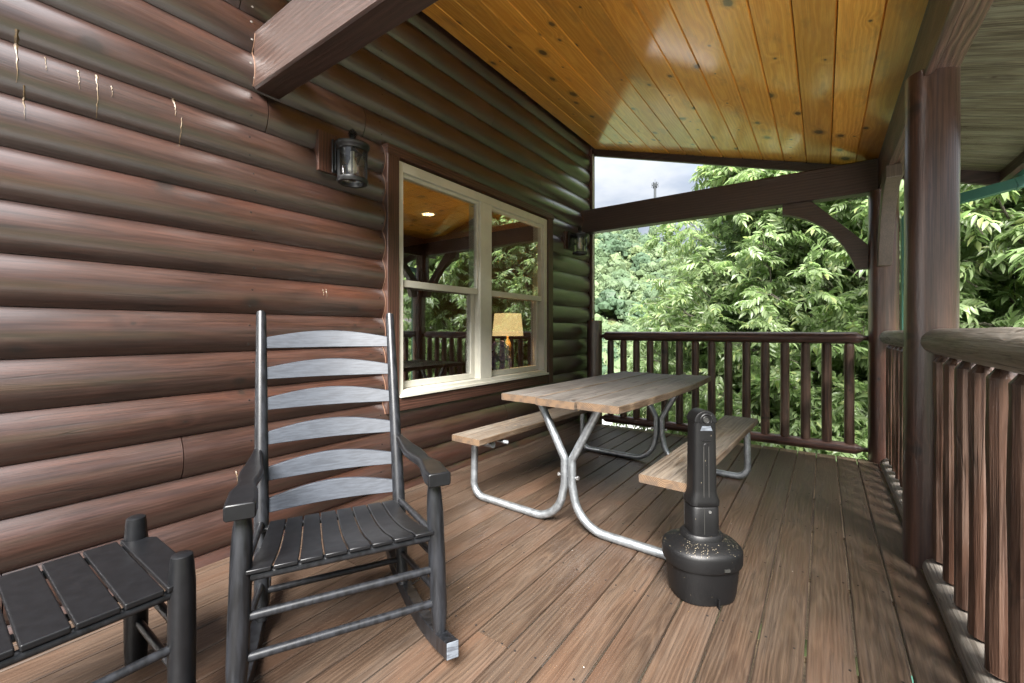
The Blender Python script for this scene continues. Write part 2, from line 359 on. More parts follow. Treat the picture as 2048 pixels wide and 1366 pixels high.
# ------------------------------------------------------------------ mesh helper
class MB:
    def __init__(self): self.v = []; self.f = []; self.mi = []; self.sm = []
    def add(self, vs, fs, mi=0, smooth=False):
        o = len(self.v); self.v += [tuple(p) for p in vs]
        for q in fs: self.f.append(tuple(i + o for i in q)); self.mi.append(mi); self.sm.append(smooth)
        return self
    def box(self, x0, x1, y0, y1, z0, z1, mi=0):
        return self.add([(x, y, z) for x in (x0, x1) for y in (y0, y1) for z in (z0, z1)],
                        [(0, 1, 3, 2), (4, 6, 7, 5), (0, 4, 5, 1), (2, 3, 7, 6), (0, 2, 6, 4), (1, 5, 7, 3)], mi)
    def prism(self, poly, axis, h0, h1, mi=0, smooth=False, caps=True):
        """closed polygon (list of 2-D points) extruded along axis from h0 to h1"""
        def P(a, b, h): return {'x': (h, a, b), 'y': (a, h, b), 'z': (a, b, h)}[axis]
        n = len(poly)
        vs = [P(a, b, h0) for a, b in poly] + [P(a, b, h1) for a, b in poly]
        o = len(self.v); self.v += vs
        for i in range(n):
            self.f.append((o + i, o + (i + 1) % n, o + n + (i + 1) % n, o + n + i)); self.mi.append(mi); self.sm.append(smooth)
        if caps:
            self.f.append(tuple(o + i for i in range(n - 1, -1, -1))); self.mi.append(mi); self.sm.append(False)
            self.f.append(tuple(o + n + i for i in range(n))); self.mi.append(mi); self.sm.append(False)
        return self
    def cbar(self, axis, l0, l1, a0, a1, b0, b1, ch=0.006, mi=0):
        """board with chamfered long edges"""
        p = [(a0 + ch, b0), (a1 - ch, b0), (a1, b0 + ch), (a1, b1 - ch), (a1 - ch, b1), (a0 + ch, b1), (a0, b1 - ch), (a0, b0 + ch)]
        return self.prism(p, axis, l0, l1, mi)
    def tube(self, pts, rad, seg=10, mi=0, caps=True, smooth=True, wob=0.0, rng=None):
        pts = [Vector(p) for p in pts]; n = len(pts)
        rads = rad if isinstance(rad, (list, tuple)) else [rad] * n
        t0 = (pts[1] - pts[0]).normalized()
        up = Vector((0, 0, 1)) if abs(t0.z) < 0.9 else Vector((1, 0, 0))
        u = t0.cross(up).normalized(); o = len(self.v); pt = t0
        for i in range(n):
            t = (pts[min(i + 1, n - 1)] - pts[max(i - 1, 0)]).normalized()
            q = pt.rotation_difference(t); u = (q @ u); u = (u - t * u.dot(t)).normalized(); w = t.cross(u); pt = t
            for k in range(seg):
                a = 2 * PI * k / seg
                r = rads[i] * (1 + (wob * (rng.random() - 0.5) * 2 if wob else 0))
                self.v.append(tuple(pts[i] + (u * math.cos(a) + w * math.sin(a)) * r))
        for i in range(n - 1):
            for k in range(seg):
                a, b = o + i * seg + k, o + i * seg + (k + 1) % seg
                self.f.append((a, b, b + seg, a + seg)); self.mi.append(mi); self.sm.append(smooth)
        if caps:
            self.f.append(tuple(o + k for k in range(seg - 1, -1, -1))); self.mi.append(mi); self.sm.append(False)
            e = o + (n - 1) * seg
            self.f.append(tuple(e + k for k in range(seg))); self.mi.append(mi); self.sm.append(False)
        return self
    def lathe(self, prof, seg=24, mi=0, smooth=True, cx=0, cy=0, sx=1.0, sy=1.0, power=2.0, caps=True):
        """profile of (radius, z); superellipse section"""
        o = len(self.v)
        for r, z in prof:
            for k in range(seg):
                a = 2 * PI * k / seg; c_, s_ = math.cos(a), math.sin(a)
                e = 2.0 / power
                self.v.append((cx + sx * r * math.copysign(abs(c_) ** e, c_), cy + sy * r * math.copysign(abs(s_) ** e, s_), z))
        for i in range(len(prof) - 1):
            for k in range(seg):
                a, b = o + i * seg + k, o + i * seg + (k + 1) % seg
                self.f.append((a, b, b + seg, a + seg)); self.mi.append(mi); self.sm.append(smooth)
        if caps:
            self.f.append(tuple(o + k for k in range(seg - 1, -1, -1))); self.mi.append(mi); self.sm.append(False)
            e = o + (len(prof) - 1) * seg
            self.f.append(tuple(e + k for k in range(seg))); self.mi.append(mi); self.sm.append(False)
        return self
    def mesh(self, name, mats):
        me = bpy.data.meshes.new(name)
        me.from_pydata(self.v, [], self.f)
        for m_ in (mats if isinstance(mats, (list, tuple)) else [mats]): me.materials.append(M[m_])
        me.polygons.foreach_set('material_index', self.mi)
        me.polygons.foreach_set('use_smooth', self.sm)
        me.update()
        if any(self.sm): me.set_sharp_from_angle(angle=R(40))
        return me
    def obj(self, name, mats, parent=None, loc=(0, 0, 0), rot=(0, 0, 0)):
        return place(name, self.mesh(name, mats), parent, loc, rot)


def place(name, me, parent=None, loc=(0, 0, 0), rot=(0, 0, 0)):
    o = bpy.data.objects.new(name, me); C.objects.link(o)
    o.location = loc; o.rotation_euler = rot
    if parent: o.parent = parent
    return o


def thing(name, label, cat, loc=(0, 0, 0), rz=0, group=None):
    o = bpy.data.objects.new(name, None); C.objects.link(o)
    o.empty_display_size = 0.1; o.location = loc; o.rotation_euler = (0, 0, rz)
    return tag(o, label, cat, group)


def tag(o, label=None, cat=None, group=None, kind=None):
    if label: o['label'] = label
    if cat: o['category'] = cat
    if group: o['group'] = group
    if kind: o['kind'] = kind
    return o


def bevel(o, w=0.004, seg=2, ang=35):
    b = o.modifiers.new('bevel', 'BEVEL'); b.width = w; b.segments = seg; b.limit_method = 'ANGLE'; b.angle_limit = R(ang)
    b.harden_normals = False
    return o


XW = -2.46            # groove plane of the log wall
BULGE = 0.036
X_END, Y_END = 0.385, 4.93
def ceil_z(x): return 3.494 - 0.302 * (x + 2.44)
SLOPE = math.atan(0.302)

#@@LAND
# ------------------------------------------------------------------ ground, road, hill
def ground_z(x, y):
    r = math.hypot(x, y); az = math.degrees(math.atan2(x, y))
    z = -3.2 - 0.045 * max(0, min(r, 70) - 6)
    if r > 70:
        t = min(1, (r - 70) / 165.0)
        # ridge height depends on the direction looked at
        def bump(c, w): return math.exp(-((az - c) / w) ** 2)
        top = 8 + 40 * bump(-27, 17) + 10 * bump(-60, 25) + 26 * bump(58, 26)
        z += (top + 6) * (t * t * (3 - 2 * t))
        if r > 240: z -= (r - 240) * 0.12
    return z


def build_ground():
    rs = [0, 2, 4, 6, 9, 13, 18, 25, 35, 50, 70, 85, 100, 120, 140, 160, 180, 200, 220, 240, 270, 320, 420, 600, 900, 1500]
    na = 120; v = []; f = []
    for i, r in enumerate(rs):
        for k in range(na):
            a = 2 * PI * k / na; x, y = r * math.sin(a), r * math.cos(a); v.append((x, y, ground_z(x, y)))
    for i in range(len(rs) - 1):
        for k in range(na):
            a, b = i * na + k, i * na + (k + 1) % na
            f.append((a, b, b + na, a + na))
    mb = MB(); mb.add(v, f, 0, True)
    tag(mb.obj('ground', 'ground'), kind='structure')
    # pale driveway running past below the deck
    mb = MB(); v = []; n = 26
    for i in range(n):
        t = i / (n - 1); x = -16 + 17 * t; y = 21 + 3.2 * math.sin(t * 2.2) - 1.5 * t
        for q in (-2.1, 2.1): v.append((x + 0.1 * q, y + q, ground_z(x, y + q) + 0.12))
    mb.add(v, [(2 * i, 2 * i + 2, 2 * i + 3, 2 * i + 1) for i in range(n - 1)], 0, True)
    tag(mb.obj('driveway', 'concrete'), kind='structure')
    mb = MB(); v = []; f = []; nx, ny = 14, 26  # unseen pale ground added to bounce sunlight up to the porch ceiling
    for i in range(nx + 1):
        for j in range(ny + 1):
            x = -1.0 + 13 * i / nx; y = -22 + 26.5 * j / ny; v.append((x, y, ground_z(x, y) + 0.10))
    for i in range(nx):
        for j in range(ny): a = i * (ny + 1) + j; f.append((a, a + ny + 1, a + ny + 2, a + 1))
    mb.add(v, f, 0, True); tag(mb.obj('bounce_yard', 'concrete'), kind='structure')
build_ground()

#@@DECK
# ------------------------------------------------------------------ deck
def board_mesh(name, w, t, L, mat, ch=0.004):
    return MB().cbar('y', -L / 2, L / 2, -w / 2, w / 2, -t, 0, ch).mesh(name, mat)


def build_deck():
    mb = MB()
    for y in (-1.4, -0.8, -0.2, 0.44, 1.26, 1.86, 2.46, 3.06, 3.66, 4.26): mb.box(-2.44, 0.34, y - 0.02, y + 0.02, -0.30, -0.031)
    mb.box(-2.44, 0.345, 4.80, 4.84, -0.30, -0.031); mb.box(0.34, 0.405, -1.5, 4.80, -0.30, -0.046)
    deck = tag(mb.obj('deck', 'rim'), kind='structure')
    pitch, gap = 0.1455, 0.0080
    seams = [0.385 - pitch * k for k in range(0, 20)]
    joint = {11: 1.26, 9: 1.26, 15: 1.27, 13: 3.66, 4: -0.2, 17: 3.06}
    cache = {}
    rng = random.Random(3)
    for k in range(len(seams)):
        x1 = seams[k]; x0 = x1 - pitch
        if x1 < -2.40: break
        x0 = max(x0, -2.438)
        w = x1 - x0 - gap
        spans = [(-1.6, Y_END)]
        if k in joint: spans = [(-1.6, joint[k] - 0.0015), (joint[k] + 0.0015, Y_END)]
        for y0, y1 in spans:
            y1j = y1 + (rng.uniform(-0.006, 0.006) if y1 == Y_END else 0)
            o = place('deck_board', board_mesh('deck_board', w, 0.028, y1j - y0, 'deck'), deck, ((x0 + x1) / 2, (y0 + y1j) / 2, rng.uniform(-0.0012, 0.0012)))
build_deck()


def build_deck_nails():
    deck = bpy.data.objects['deck']; rng = random.Random(17)
    me = MB().lathe([(0.0042, 0.0), (0.0042, 0.0014)], 7).mesh('nail', 'nail_dark')
    for k in range(0, 13):
        xm = 0.385 - 0.1455 * (k + 0.5)
        for y in (1.27, 1.86, 2.46, 3.06, 3.66, 4.26):
            for q in (-0.045, 0.045):
                if rng.random() < 0.12: continue
                place('nail', me, deck, (xm + q + rng.uniform(-0.008, 0.008), y + rng.uniform(-0.02, 0.02), 0.0006))
build_deck_nails()

#@@WALL
# ------------------------------------------------------------------ log wall with window
LOGP = 0.1972; Z0 = 1.032 - 5 * LOGP


def log_mesh(L, h=LOGP - 0.003, seg=12):
    poly = []
    half = h / 2
    rr = (half ** 2 + BULGE ** 2) / (2 * BULGE); am = math.asin(half / rr)
    for i in range(seg + 1):
        a = -am + 2 * am * i / seg
        poly.append((rr * math.cos(a) - rr + BULGE, rr * math.sin(a)))
    poly += [(-0.05, half), (-0.05, -half)]
    mb = MB(); n = len(poly)
    vs = [(a, -L / 2, b) for a, b in poly] + [(a, L / 2, b) for a, b in poly]
    fs = []; sm = []
    mb.v = vs
    for i in range(n):
        mb.f.append((i, (i + 1) % n, n + (i + 1) % n, n + i)); mb.mi.append(0); mb.sm.append(i < seg)
    mb.f.append(tuple(range(n - 1, -1, -1))); mb.f.append(tuple(n + i for i in range(n))); mb.mi += [0, 0]; mb.sm += [False, False]
    return mb.mesh('log', 'log')


WIN_Y0, WIN_Y1, WIN_Z0, WIN_Z1 = 2.005, 4.02, 0.672, 2.335
TR_Y0, TR_Y1, TR_Z0, TR_Z1 = 1.90, 4.125, 0.568, 2.412
cabin = thing('log_cabin', 'dark brown cabin wall of rounded logs with a cream window', 'cabin wall', (XW, 0, 0))


def build_wall():
    rng = random.Random(11)
    joints = {13: [1.74], 14: [3.9], 16: [0.6, 3.1], 12: [1.13], 15: [1.0], 2: [3.3], 1: [0.2], 3: [0.75]}
    zs = [Z0 - LOGP + LOGP * k for k in range(0, 20)]
    for k, z in enumerate(zs):
        if z > 3.6: break
        spans = [(-2.2, 5.10)]
        if z > 0.60 and z + LOGP < 2.45: spans = [(-2.2, TR_Y0 - 0.004), (TR_Y1 + 0.004, 5.10)]
        for j in joints.get(k, []):
            new = []
            for a, b in spans:
                if a < j < b: new += [(a, j - 0.002), (j + 0.002, b)]
                else: new.append((a, b))
            spans = new
        for a, b in spans:
            place('log', log_mesh(b - a), cabin, (0, (a + b) / 2, z + LOGP / 2))
    # wall core behind the logs
    mb = MB()
    mb.box(-0.16, -0.052, -2.2, 1.98, -3.2, 3.7); mb.box(-0.16, -0.052, 4.04, 5.19, -3.2, 3.7)
    mb.box(-0.16, -0.052, 1.98, 4.04, -3.2, 0.65); mb.box(-0.16, -0.052, 1.98, 4.04, 2.36, 3.7)
    mb.obj('wall_core', 'room_wall', cabin)
    # corner board
    MB().cbar('z', -0.2, 3.46, -0.03, 0.055, 5.105, 5.19, 0.004).obj('corner_board', 'trim', cabin)
    MB().box(0.055, 0.064, 5.115, 5.135, 1.3, 3.40).obj('metal_edge', 'vinyl', cabin)
    # nails: small heads in vertical lines where the studs are
    me = MB().lathe([(0.0045, -0.001), (0.0045, 0.0015)], 8).mesh('nail_head', 'nail_dark')
    mel = MB().lathe([(0.0055, -0.001), (0.0055, 0.002)], 8).mesh('nail_head', 'nail')
    rr = ((LOGP / 2) ** 2 + BULGE ** 2) / (2 * BULGE)
    for y in (1.055, 1.87, 4.17):
        for k, z in enumerate(zs):
            if z < 0 or z > 3.3: continue
            for q in (0.045, 0.135):
                if y > 4 and (k + int(q * 100)) % 2: continue
                zz = z + q + rng.uniform(-0.012, 0.012); dz = zz - (z + LOGP / 2)
                xx = math.sqrt(rr ** 2 - dz ** 2) - rr + BULGE
                place('nail', mel if (y < 1.5 and z > 2.4) else me, cabin, (xx, y + rng.uniform(-0.02, 0.012), zz), (0, R(90), 0))
    # caulk line where the near tie beam and the window trim meet the rounded logs
    def caulk(y, za, zb, off=0.0):
        pts = []
        n = int((zb - za) / 0.012)
        for i in range(n + 1):
            z = za + (zb - za) * i / n
            kz = (z - (Z0 - LOGP)) / LOGP; dz = (kz - math.floor(kz) - 0.5) * LOGP
            pts.append((math.sqrt(rr ** 2 - dz ** 2) - rr + BULGE + 0.001, y + off, z))
        MB().tube(pts, 0.0028, 6).obj('caulk_line', 'caulk', cabin)
    caulk(TR_Y0 - 0.003, 0.57, 2.41); caulk(1.062, 2.43, 2.70); caulk(5.102 - 0.21, 2.36, 2.64)
    # sap runs on the near upper logs
    for y, z1, z0, w in ((0.235, 2.26, 2.06, 0.007), (0.40, 2.19, 2.11, 0.005), (0.255, 2.06, 1.93, 0.005), (0.455, 2.20, 2.02, 0.0055), (0.72, 2.22, 2.13, 0.006), (0.742, 2.13, 2.0, 0.004), (0.50, 2.17, 2.12, 0.004),
                         (0.31, 2.20, 2.14, 0.004), (1.47, 1.39, 1.34, 0.005), (1.45, 1.385, 1.35, 0.004), (0.98, 0.42, 0.36, 0.004), (1.01, 0.42, 0.33, 0.004)):
        n = 14; va = []; fa = []
        for i in range(n + 1):
            z = z1 + (z0 - z1) * i / n
            kz = (z - (Z0 - LOGP)) / LOGP; dz = (kz - math.floor(kz) - 0.5) * LOGP
            xx = math.sqrt(rr ** 2 - dz ** 2) - rr + BULGE
            ww = w * (0.3 + 0.8 * rng.random()) * (1.2 - i / n); yy = y + rng.uniform(-0.002, 0.002)
            va += [(xx - 0.001, yy - ww, z), (xx + 0.0022, yy, z), (xx - 0.001, yy + ww, z)]
        for i in range(n):
            for q in (0, 1): fa.append((3 * i + q, 3 * i + q + 1, 3 * i + q + 4, 3 * i + q + 3))
        MB().add(va, fa, 0, True).obj('sap_run', 'copper_stain', cabin)
    # window with its trim boards
    win = MB()
    # fixed vinyl frame
    x0, x1 = -0.10, 0.040
    win.box(x0, x1, WIN_Y0, WIN_Y0 + 0.045, WIN_Z0, WIN_Z1); win.box(x0, x1, WIN_Y1 - 0.060, WIN_Y1, WIN_Z0, WIN_Z1)
    win.box(x0, x1, WIN_Y0 + 0.045, WIN_Y1 - 0.060, WIN_Z1 - 0.07, WIN_Z1); win.box(x0, x1, WIN_Y0 + 0.045, WIN_Y1 - 0.060, WIN_Z0, WIN_Z0 + 0.045)
    w = bevel(win.obj('window', 'vinyl', cabin), 0.004)
    bevel(MB().box(x0, 0.036, 2.905, 3.065, WIN_Z0 + 0.045, WIN_Z1 - 0.07).obj('mullion', 'vinyl', w), 0.004)
    MB().cbar('z', TR_Z0 + 0.003, TR_Z1 - 0.062, -0.02, 0.056, TR_Y0, WIN_Y0 - 0.003, 0.004).obj('side_trim', 'trim', w)
    MB().cbar('z', TR_Z0 + 0.003, TR_Z1 - 0.062, -0.02, 0.056, WIN_Y1 + 0.003, TR_Y1, 0.004).obj('side_trim', 'trim', w)
    MB().cbar('y', TR_Y0 - 0.002, TR_Y1 + 0.012, -0.02, 0.059, TR_Z1 - 0.060, TR_Z1 + 0.004, 0.004).obj('head_trim', 'trim_y', w)
    MB().cbar('y', WIN_Y0, WIN_Y1, -0.02, 0.053, TR_Z0 + 0.006, WIN_Z0 - 0.003, 0.004).obj('sill_trim', 'trim_y', w)
    MB().box(-0.10, 0.066, WIN_Y0 + 0.003, WIN_Y1 - 0.003, WIN_Z0 - 0.0025, WIN_Z0 + 0.016).obj('sill', 'vinyl', w)
    for ya, yb in ((WIN_Y0 + 0.045, 2.905), (3.065, WIN_Y1 - 0.060)):
        zm = 1.475
        # upper sash fixed near the outside, lower sash further in
        up = MB(); xa, xb = -0.018, 0.014
        za, zb = zm - 0.022, WIN_Z1 - 0.07
        up.box(xa, xb, ya + 0.002, ya + 0.022, za, zb); up.box(xa, xb, yb - 0.022, yb - 0.002, za, zb)
        up.box(xa, xb, ya + 0.022, yb - 0.022, zb - 0.026, zb); up.box(xa, xb + 0.006, ya + 0.022, yb - 0.022, za, za + 0.05)
        bevel(up.obj('upper_sash', 'vinyl', w), 0.003)
        lo = MB(); xa, xb = -0.062, -0.030
        za, zb = WIN_Z0 + 0.047, zm + 0.025
        lo.box(xa, xb, ya + 0.002, ya + 0.030, za, zb); lo.box(xa, xb, yb - 0.048, yb - 0.002, za, zb)
        lo.box(xa, xb, ya + 0.030, yb - 0.048, zb - 0.04, zb); lo.box(xa, xb, ya + 0.030, yb - 0.048, za, za + 0.048)
        bevel(lo.obj('lower_sash', 'vinyl', w), 0.003)
        MB().box(-0.006, -0.001, ya + 0.018, yb - 0.018, zm + 0.024, WIN_Z1 - 0.09).obj('pane', 'glass', w)
        MB().box(-0.050, -0.045, ya + 0.026, yb - 0.044, WIN_Z0 + 0.09, zm - 0.012).obj('pane', 'glass', w)
build_wall()


# ------------------------------------------------------------------ the room behind the window
def build_room():
    mb = MB()
    mb.box(-3.6, -3.5, -2.2, 5.19, -0.1, 2.7); mb.box(-3.5, -0.16, -2.3, -2.2, -0.1, 2.7); mb.box(-3.5, -0.16, 5.06, 5.16, -0.1, 2.7)
    mb.obj('inner_wall', 'room_wall', cabin)
    MB().box(-3.5, -0.16, -2.2, 5.06, -0.1, 0.0).obj('inner_floor', 'room_floor', cabin)
    n = 22
    for i in range(n):
        y0 = 1.0 + 4.06 * i / n; y1 = 1.0 + 4.06 * (i + 1) / n
        me = MB().cbar('y', -1.67, 1.67, -(y1 - y0) / 2 + 0.001, (y1 - y0) / 2 - 0.001, 0, 0.02, 0.004).mesh('inner_ceiling_board', 'ceil')
        place('inner_ceiling_board', me, cabin, (-1.83, (y0 + y1) / 2, 2.60), (0, 0, R(90)))
    MB().box(-3.5, -0.16, -2.2, 1.0, 2.60, 2.62).obj('inner_ceiling', 'room_wall', cabin)
    MB().lathe([(0.105, 2.600), (0.105, 2.590), (0.075, 2.588), (0.075, 2.595)], 24, cx=-1.54, cy=3.785, caps=False).obj('recessed_light_ring', 'vinyl', cabin)
    MB().lathe([(0.074, 2.591), (0.074, 2.594)], 24, cx=-1.54, cy=3.785).obj('recessed_light_lens', 'canlight', cabin)
    for nm, pos, pw, col, parent_ in (('recessed_light_glow', (-1.54, 3.785, 2.600 - 0.014), 1.6, (1.0, 0.62, 0.28), cabin), ('table_lamp_glow', (-0.42, 3.93, 1.20), 3.2, (1.0, 0.68, 0.35), cabin)):
        l = bpy.data.lights.new(nm, 'POINT' if 'table' in nm else 'AREA'); l.energy = pw; l.color = col
        if 'table' in nm: l.shadow_soft_size = 0.04
        else: l.shape = 'DISK'; l.size = 0.14
        lo_ = bpy.data.objects.new(nm, l); C.objects.link(lo_); lo_.location = pos; lo_.parent = parent_
    # low cabinet that carries the lamp and the flowers
    t = thing('console_cabinet', 'low dark cabinet standing inside behind the right window pane', 'cabinet', (-2.95, 3.85, 0))
    bevel(MB().box(-0.19, 0.22, -0.55, 0.50, 0.06, 0.62).obj('carcass', 'room_floor', t), 0.006)
    bevel(MB().box(-0.20, 0.24, -0.57, 0.52, 0.62, 0.65).obj('top', 'room_wall', t), 0.006)
    for a in (-0.17, 0.20):
        for b in (-0.53, 0.48): MB().box(a - 0.02, a + 0.02, b - 0.02, b + 0.02, 0, 0.06).obj('foot', 'room_floor', t)
    t = thing('table_lamp', 'lit table lamp with beige drum shade on a spotted brass base', 'lamp', (-2.88, 3.93, 0.65))
    MB().lathe([(0.06, 0), (0.062, 0.02), (0.03, 0.035), (0.045, 0.10), (0.055, 0.17), (0.042, 0.25), (0.05, 0.31), (0.03, 0.36), (0.012, 0.40), (0.012, 0.46)], 20).obj('base', 'brass', t)
    MB().lathe([(0.175, 0.43), (0.150, 0.68)], 32, caps=False).obj('shade', 'shade', t)
    t = thing('flower_arrangement', 'purple and white ruffled flower heads inside the window beside the lamp', 'flowers', (-2.80, 3.64, 0.65))
    MB().lathe([(0.05, 0), (0.075, 0.05), (0.06, 0.10), (0.05, 0.12)], 16).obj('vase', 'room_floor', t)
    rng = random.Random(5)
    for i in range(26):
        a = rng.uniform(0, 2 * PI); h = rng.uniform(0.06, 0.36); rad = 0.17 * (1 - 0.55 * (h / 0.36)) * rng.uniform(0.5, 1)
        cx, cy = rad * math.cos(a), rad * math.sin(a); v = []; f = []
        for ring_ in range(3):
            rr_ = 0.02 + 0.028 * ring_
            for k in range(12):
                b = 2 * PI * k / 12
                v.append((rr_ * math.cos(b), rr_ * math.sin(b), 0.02 - 0.012 * ring_ + 0.010 * math.sin(5 * b + ring_)))
        for q in range(2):
            for k in range(12): f.append((q * 12 + k, q * 12 + (k + 1) % 12, q * 12 + 12 + (k + 1) % 12, q * 12 + 12 + k))
        f.append(tuple(range(12)))
        o = MB().add(v, f, 0, True).obj('flower_head', 'purple' if i % 3 == 0 else 'lilac', t, (cx, cy, h))
        o.rotation_euler = Vector((cx, cy, 0.08)).to_track_quat('Z', 'Y').to_euler()
build_room()

#@@ROOF
# ------------------------------------------------------------------ porch roof
roof = thing('porch_roof', 'porch roof with varnished yellow pine ceiling boards and dark beams', 'porch roof', (0, 0, 0))
ROOF_Y0, ROOF_Y1 = 0.60, 5.17  # near edge lies out of view, placed to keep sun off deck and wall


def build_roof():
    px_ = 0.1883; ct = math.cos(SLOPE)
    L = ROOF_Y1 - ROOF_Y0
    w = px_ / ct
    poly = [(-w / 2 + 0.0065, 0), (w / 2 - 0.0065, 0), (w / 2 - 0.0015, 0.011), (w / 2 - 0.0015, 0.018), (-w / 2 + 0.0015, 0.018), (-w / 2 + 0.0015, 0.011)]
    me = MB().prism(poly, 'y', -L / 2, L / 2).mesh('ceiling_board', 'ceil')
    x = -2.425
    xs = []
    # seam measured at x = -0.134
    start = -0.134 - px_ * 12
    k = 0
    while start + px_ * k < 0.40:
        xa = start + px_ * k; xb = xa + px_
        mesh = me
        if xb > 0.395:
            w2 = (0.395 - xa) / ct
            p2 = [(-w / 2 + 0.005, 0), (-w / 2 + w2, 0), (-w / 2 + w2, 0.018), (-w / 2, 0.018), (-w / 2, 0.006)]
            mesh = MB().prism(p2, 'y', -L / 2, L / 2).mesh('ceiling_board', 'ceil')
        xm = (xa + xb) / 2
        place('ceiling_board', mesh, roof, (xm, (ROOF_Y0 + ROOF_Y1) / 2, ceil_z(xm)), (0, SLOPE, 0))
        k += 1
    # roof deck above the boards
    def sl(xa, xb, t0, t1, ya, yb, name, mat):
        mb = MB()
        mb.add([(xx, yy, ceil_z(xx) + t) for xx in (xa, xb) for yy in (ya, yb) for t in (t0, t1)],
               [(0, 1, 3, 2), (4, 6, 7, 5), (0, 4, 5, 1), (2, 3, 7, 6), (0, 2, 6, 4), (1, 5, 7, 3)])
        return mb.obj(name, mat, roof)
    sl(-2.44, 1.20, 0.05, 0.12, ROOF_Y0 - 0.02, 5.24, 'roof_covering', 'shingle')
    # soffit sheets outside the eave beam, rough side down
    ys = (0.58, 1.62, 2.84, 4.06, 5.17)
    for a, b in zip(ys[:-1], ys[1:]):
        mb = MB().box(-0.33, 0.33, -(b - a) / 2 + 0.002, (b - a) / 2 - 0.002, 0.02, 0.035)
        mb.obj('soffit_sheet', 'soffit', roof, (0.845, (a + b) / 2, ceil_z(0.845)), (0, SLOPE, 0))
    sl(1.165, 1.200, -0.06, 0.05, 0.58, 5.22, 'eave_fascia', 'beam_y')
    # rake board at the far gable end
    mb = MB()
    n = 2
    for xa, xb in ((-2.47, 1.165),):
        mb.add([(xx, yy, ceil_z(xx) + t) for xx in (xa, xb) for yy in (5.172, 5.212) for t in (-0.085, 0.05)],
               [(0, 1, 3, 2), (4, 6, 7, 5), (0, 4, 5, 1), (2, 3, 7, 6), (0, 2, 6, 4), (1, 5, 7, 3)])
    mb.obj('rake_board', 'beam_x', roof)
    # tie beams
    o = MB().cbar('x', -1.44, 1.44, -0.07, 0.07, 0, 0.305, 0.010).obj('tie_beam', 'beam_x', roof, (-1.0, 1.133, 2.414))
    o['label'] = 'dark tie beam crossing near the camera'
    o = MB().cbar('x', -1.42, 1.42, -0.07, 0.07, 0, 0.284, 0.010).obj('tie_beam', 'beam_x', roof, (-1.035, 4.965, 2.351))
    # eave beam of two plies
    MB().cbar('y', -2.50, 2.15, 0.388, 0.425, 0, 0.29, 0.004).obj('eave_beam', 'beam_y', roof, (0, 3.05, 2.350))
    MB().cbar('y', -2.50, 2.15, 0.427, 0.517, 0, 0.275, 0.004).obj('eave_beam', 'beam_y', roof, (0, 3.05, 2.366))
    # gutter hung on the eave fascia
    pts = [(1.203, -0.01), (1.203, -0.09), (1.225, -0.105), (1.27, -0.105), (1.30, -0.07), (1.315, 0.0), (1.322, 0.0), (1.306, -0.074), (1.273, -0.111), (1.222, -0.111), (1.197 + 0.004, -0.094), (1.201, -0.01)]
    MB().prism([(a, b + ceil_z(1.2) + 0.03) for a, b in pts], 'y', 0.58, 5.20).obj('gutter', 'downspout', roof)
build_roof()


# ------------------------------------------------------------------ posts and braces
def rough_log(name, mat, parent, p0, p1, r0, r1, seed, seg=22, n=24, wob=0.012, lump=0.03, neck0=0.0, neck1=0.0, neck_r=0.45, loc=(0, 0, 0), facet=False):
    """round log from p0 to p1 with slightly uneven radius; neck = length of the tapered tenon at either end"""
    rng = random.Random(seed)
    p0, p1 = Vector(p0), Vector(p1); L = (p1 - p0).length
    ts = [i / (n - 1) for i in range(n)]
    extra = []
    if neck0: extra += [neck0 * 0.5 / L, neck0 / L, neck0 * 1.12 / L]
    if neck1: extra += [1 - neck1 * 0.5 / L, 1 - neck1 / L, 1 - neck1 * 1.12 / L]
    ts = sorted(set([0.0] + [t for t in ts if t > (neck0 * 1.2) / L and t < 1 - (neck1 * 1.2) / L] + extra + [1.0]))
    d = (p1 - p0).normalized()
    up = Vector((0, 0, 1)) if abs(d.z) < 0.9 else Vector((1, 0, 0))
    u = d.cross(up).normalized(); w = d.cross(u)
    ph = [rng.uniform(0, 6.28) for _ in range(8)]
    lat = [rng.uniform(-1, 1) * lump * 0.25 for _ in range(4)]
    mb = MB()
    for t in ts:
        base = r0 + (r1 - r0) * t
        s_ = t * L
        k = 1.0
        if neck0 and s_ < neck0: k = neck_r + (0.98 - neck_r) * max(0, (s_ - neck0 * 0.5) / (neck0 * 0.5)) ** 0.8
        if neck1 and L - s_ < neck1: k = min(k, neck_r + (0.98 - neck_r) * max(0, (L - s_ - neck1 * 0.5) / (neck1 * 0.5)) ** 0.8)
        c = p0 + d * s_ + u * (lat[0] * math.sin(3.1 * t * PI + ph[0]) + 0) * r0 + w * lat[1] * math.sin(2.3 * t * PI + ph[1]) * r0
        for q in range(seg):
            a = 2 * PI * q / seg
            rr = base * k * (1 + lump * (0.5 * math.sin(2 * a + ph[2] + 5 * s_) + 0.35 * math.sin(3 * a + ph[3] - 9 * s_) + 0.3 * math.sin(a + 14 * s_ + ph[4])) + wob * (rng.random() - 0.5))
            mb.v.append(tuple(c + (u * math.cos(a) + w * math.sin(a)) * rr))
    nt = len(ts)
    for i in range(nt - 1):
        for q in range(seg):
            a, b = i * seg + q, i * seg + (q + 1) % seg
            mb.f.append((a, b, b + seg, a + seg)); mb.mi.append(0); mb.sm.append(not facet)
    mb.f.append(tuple(range(seg - 1, -1, -1))); mb.f.append(tuple((nt - 1) * seg + q for q in range(seg))); mb.mi += [0, 0]; mb.sm += [False, False]
    return mb.obj(name, mat, parent, loc)


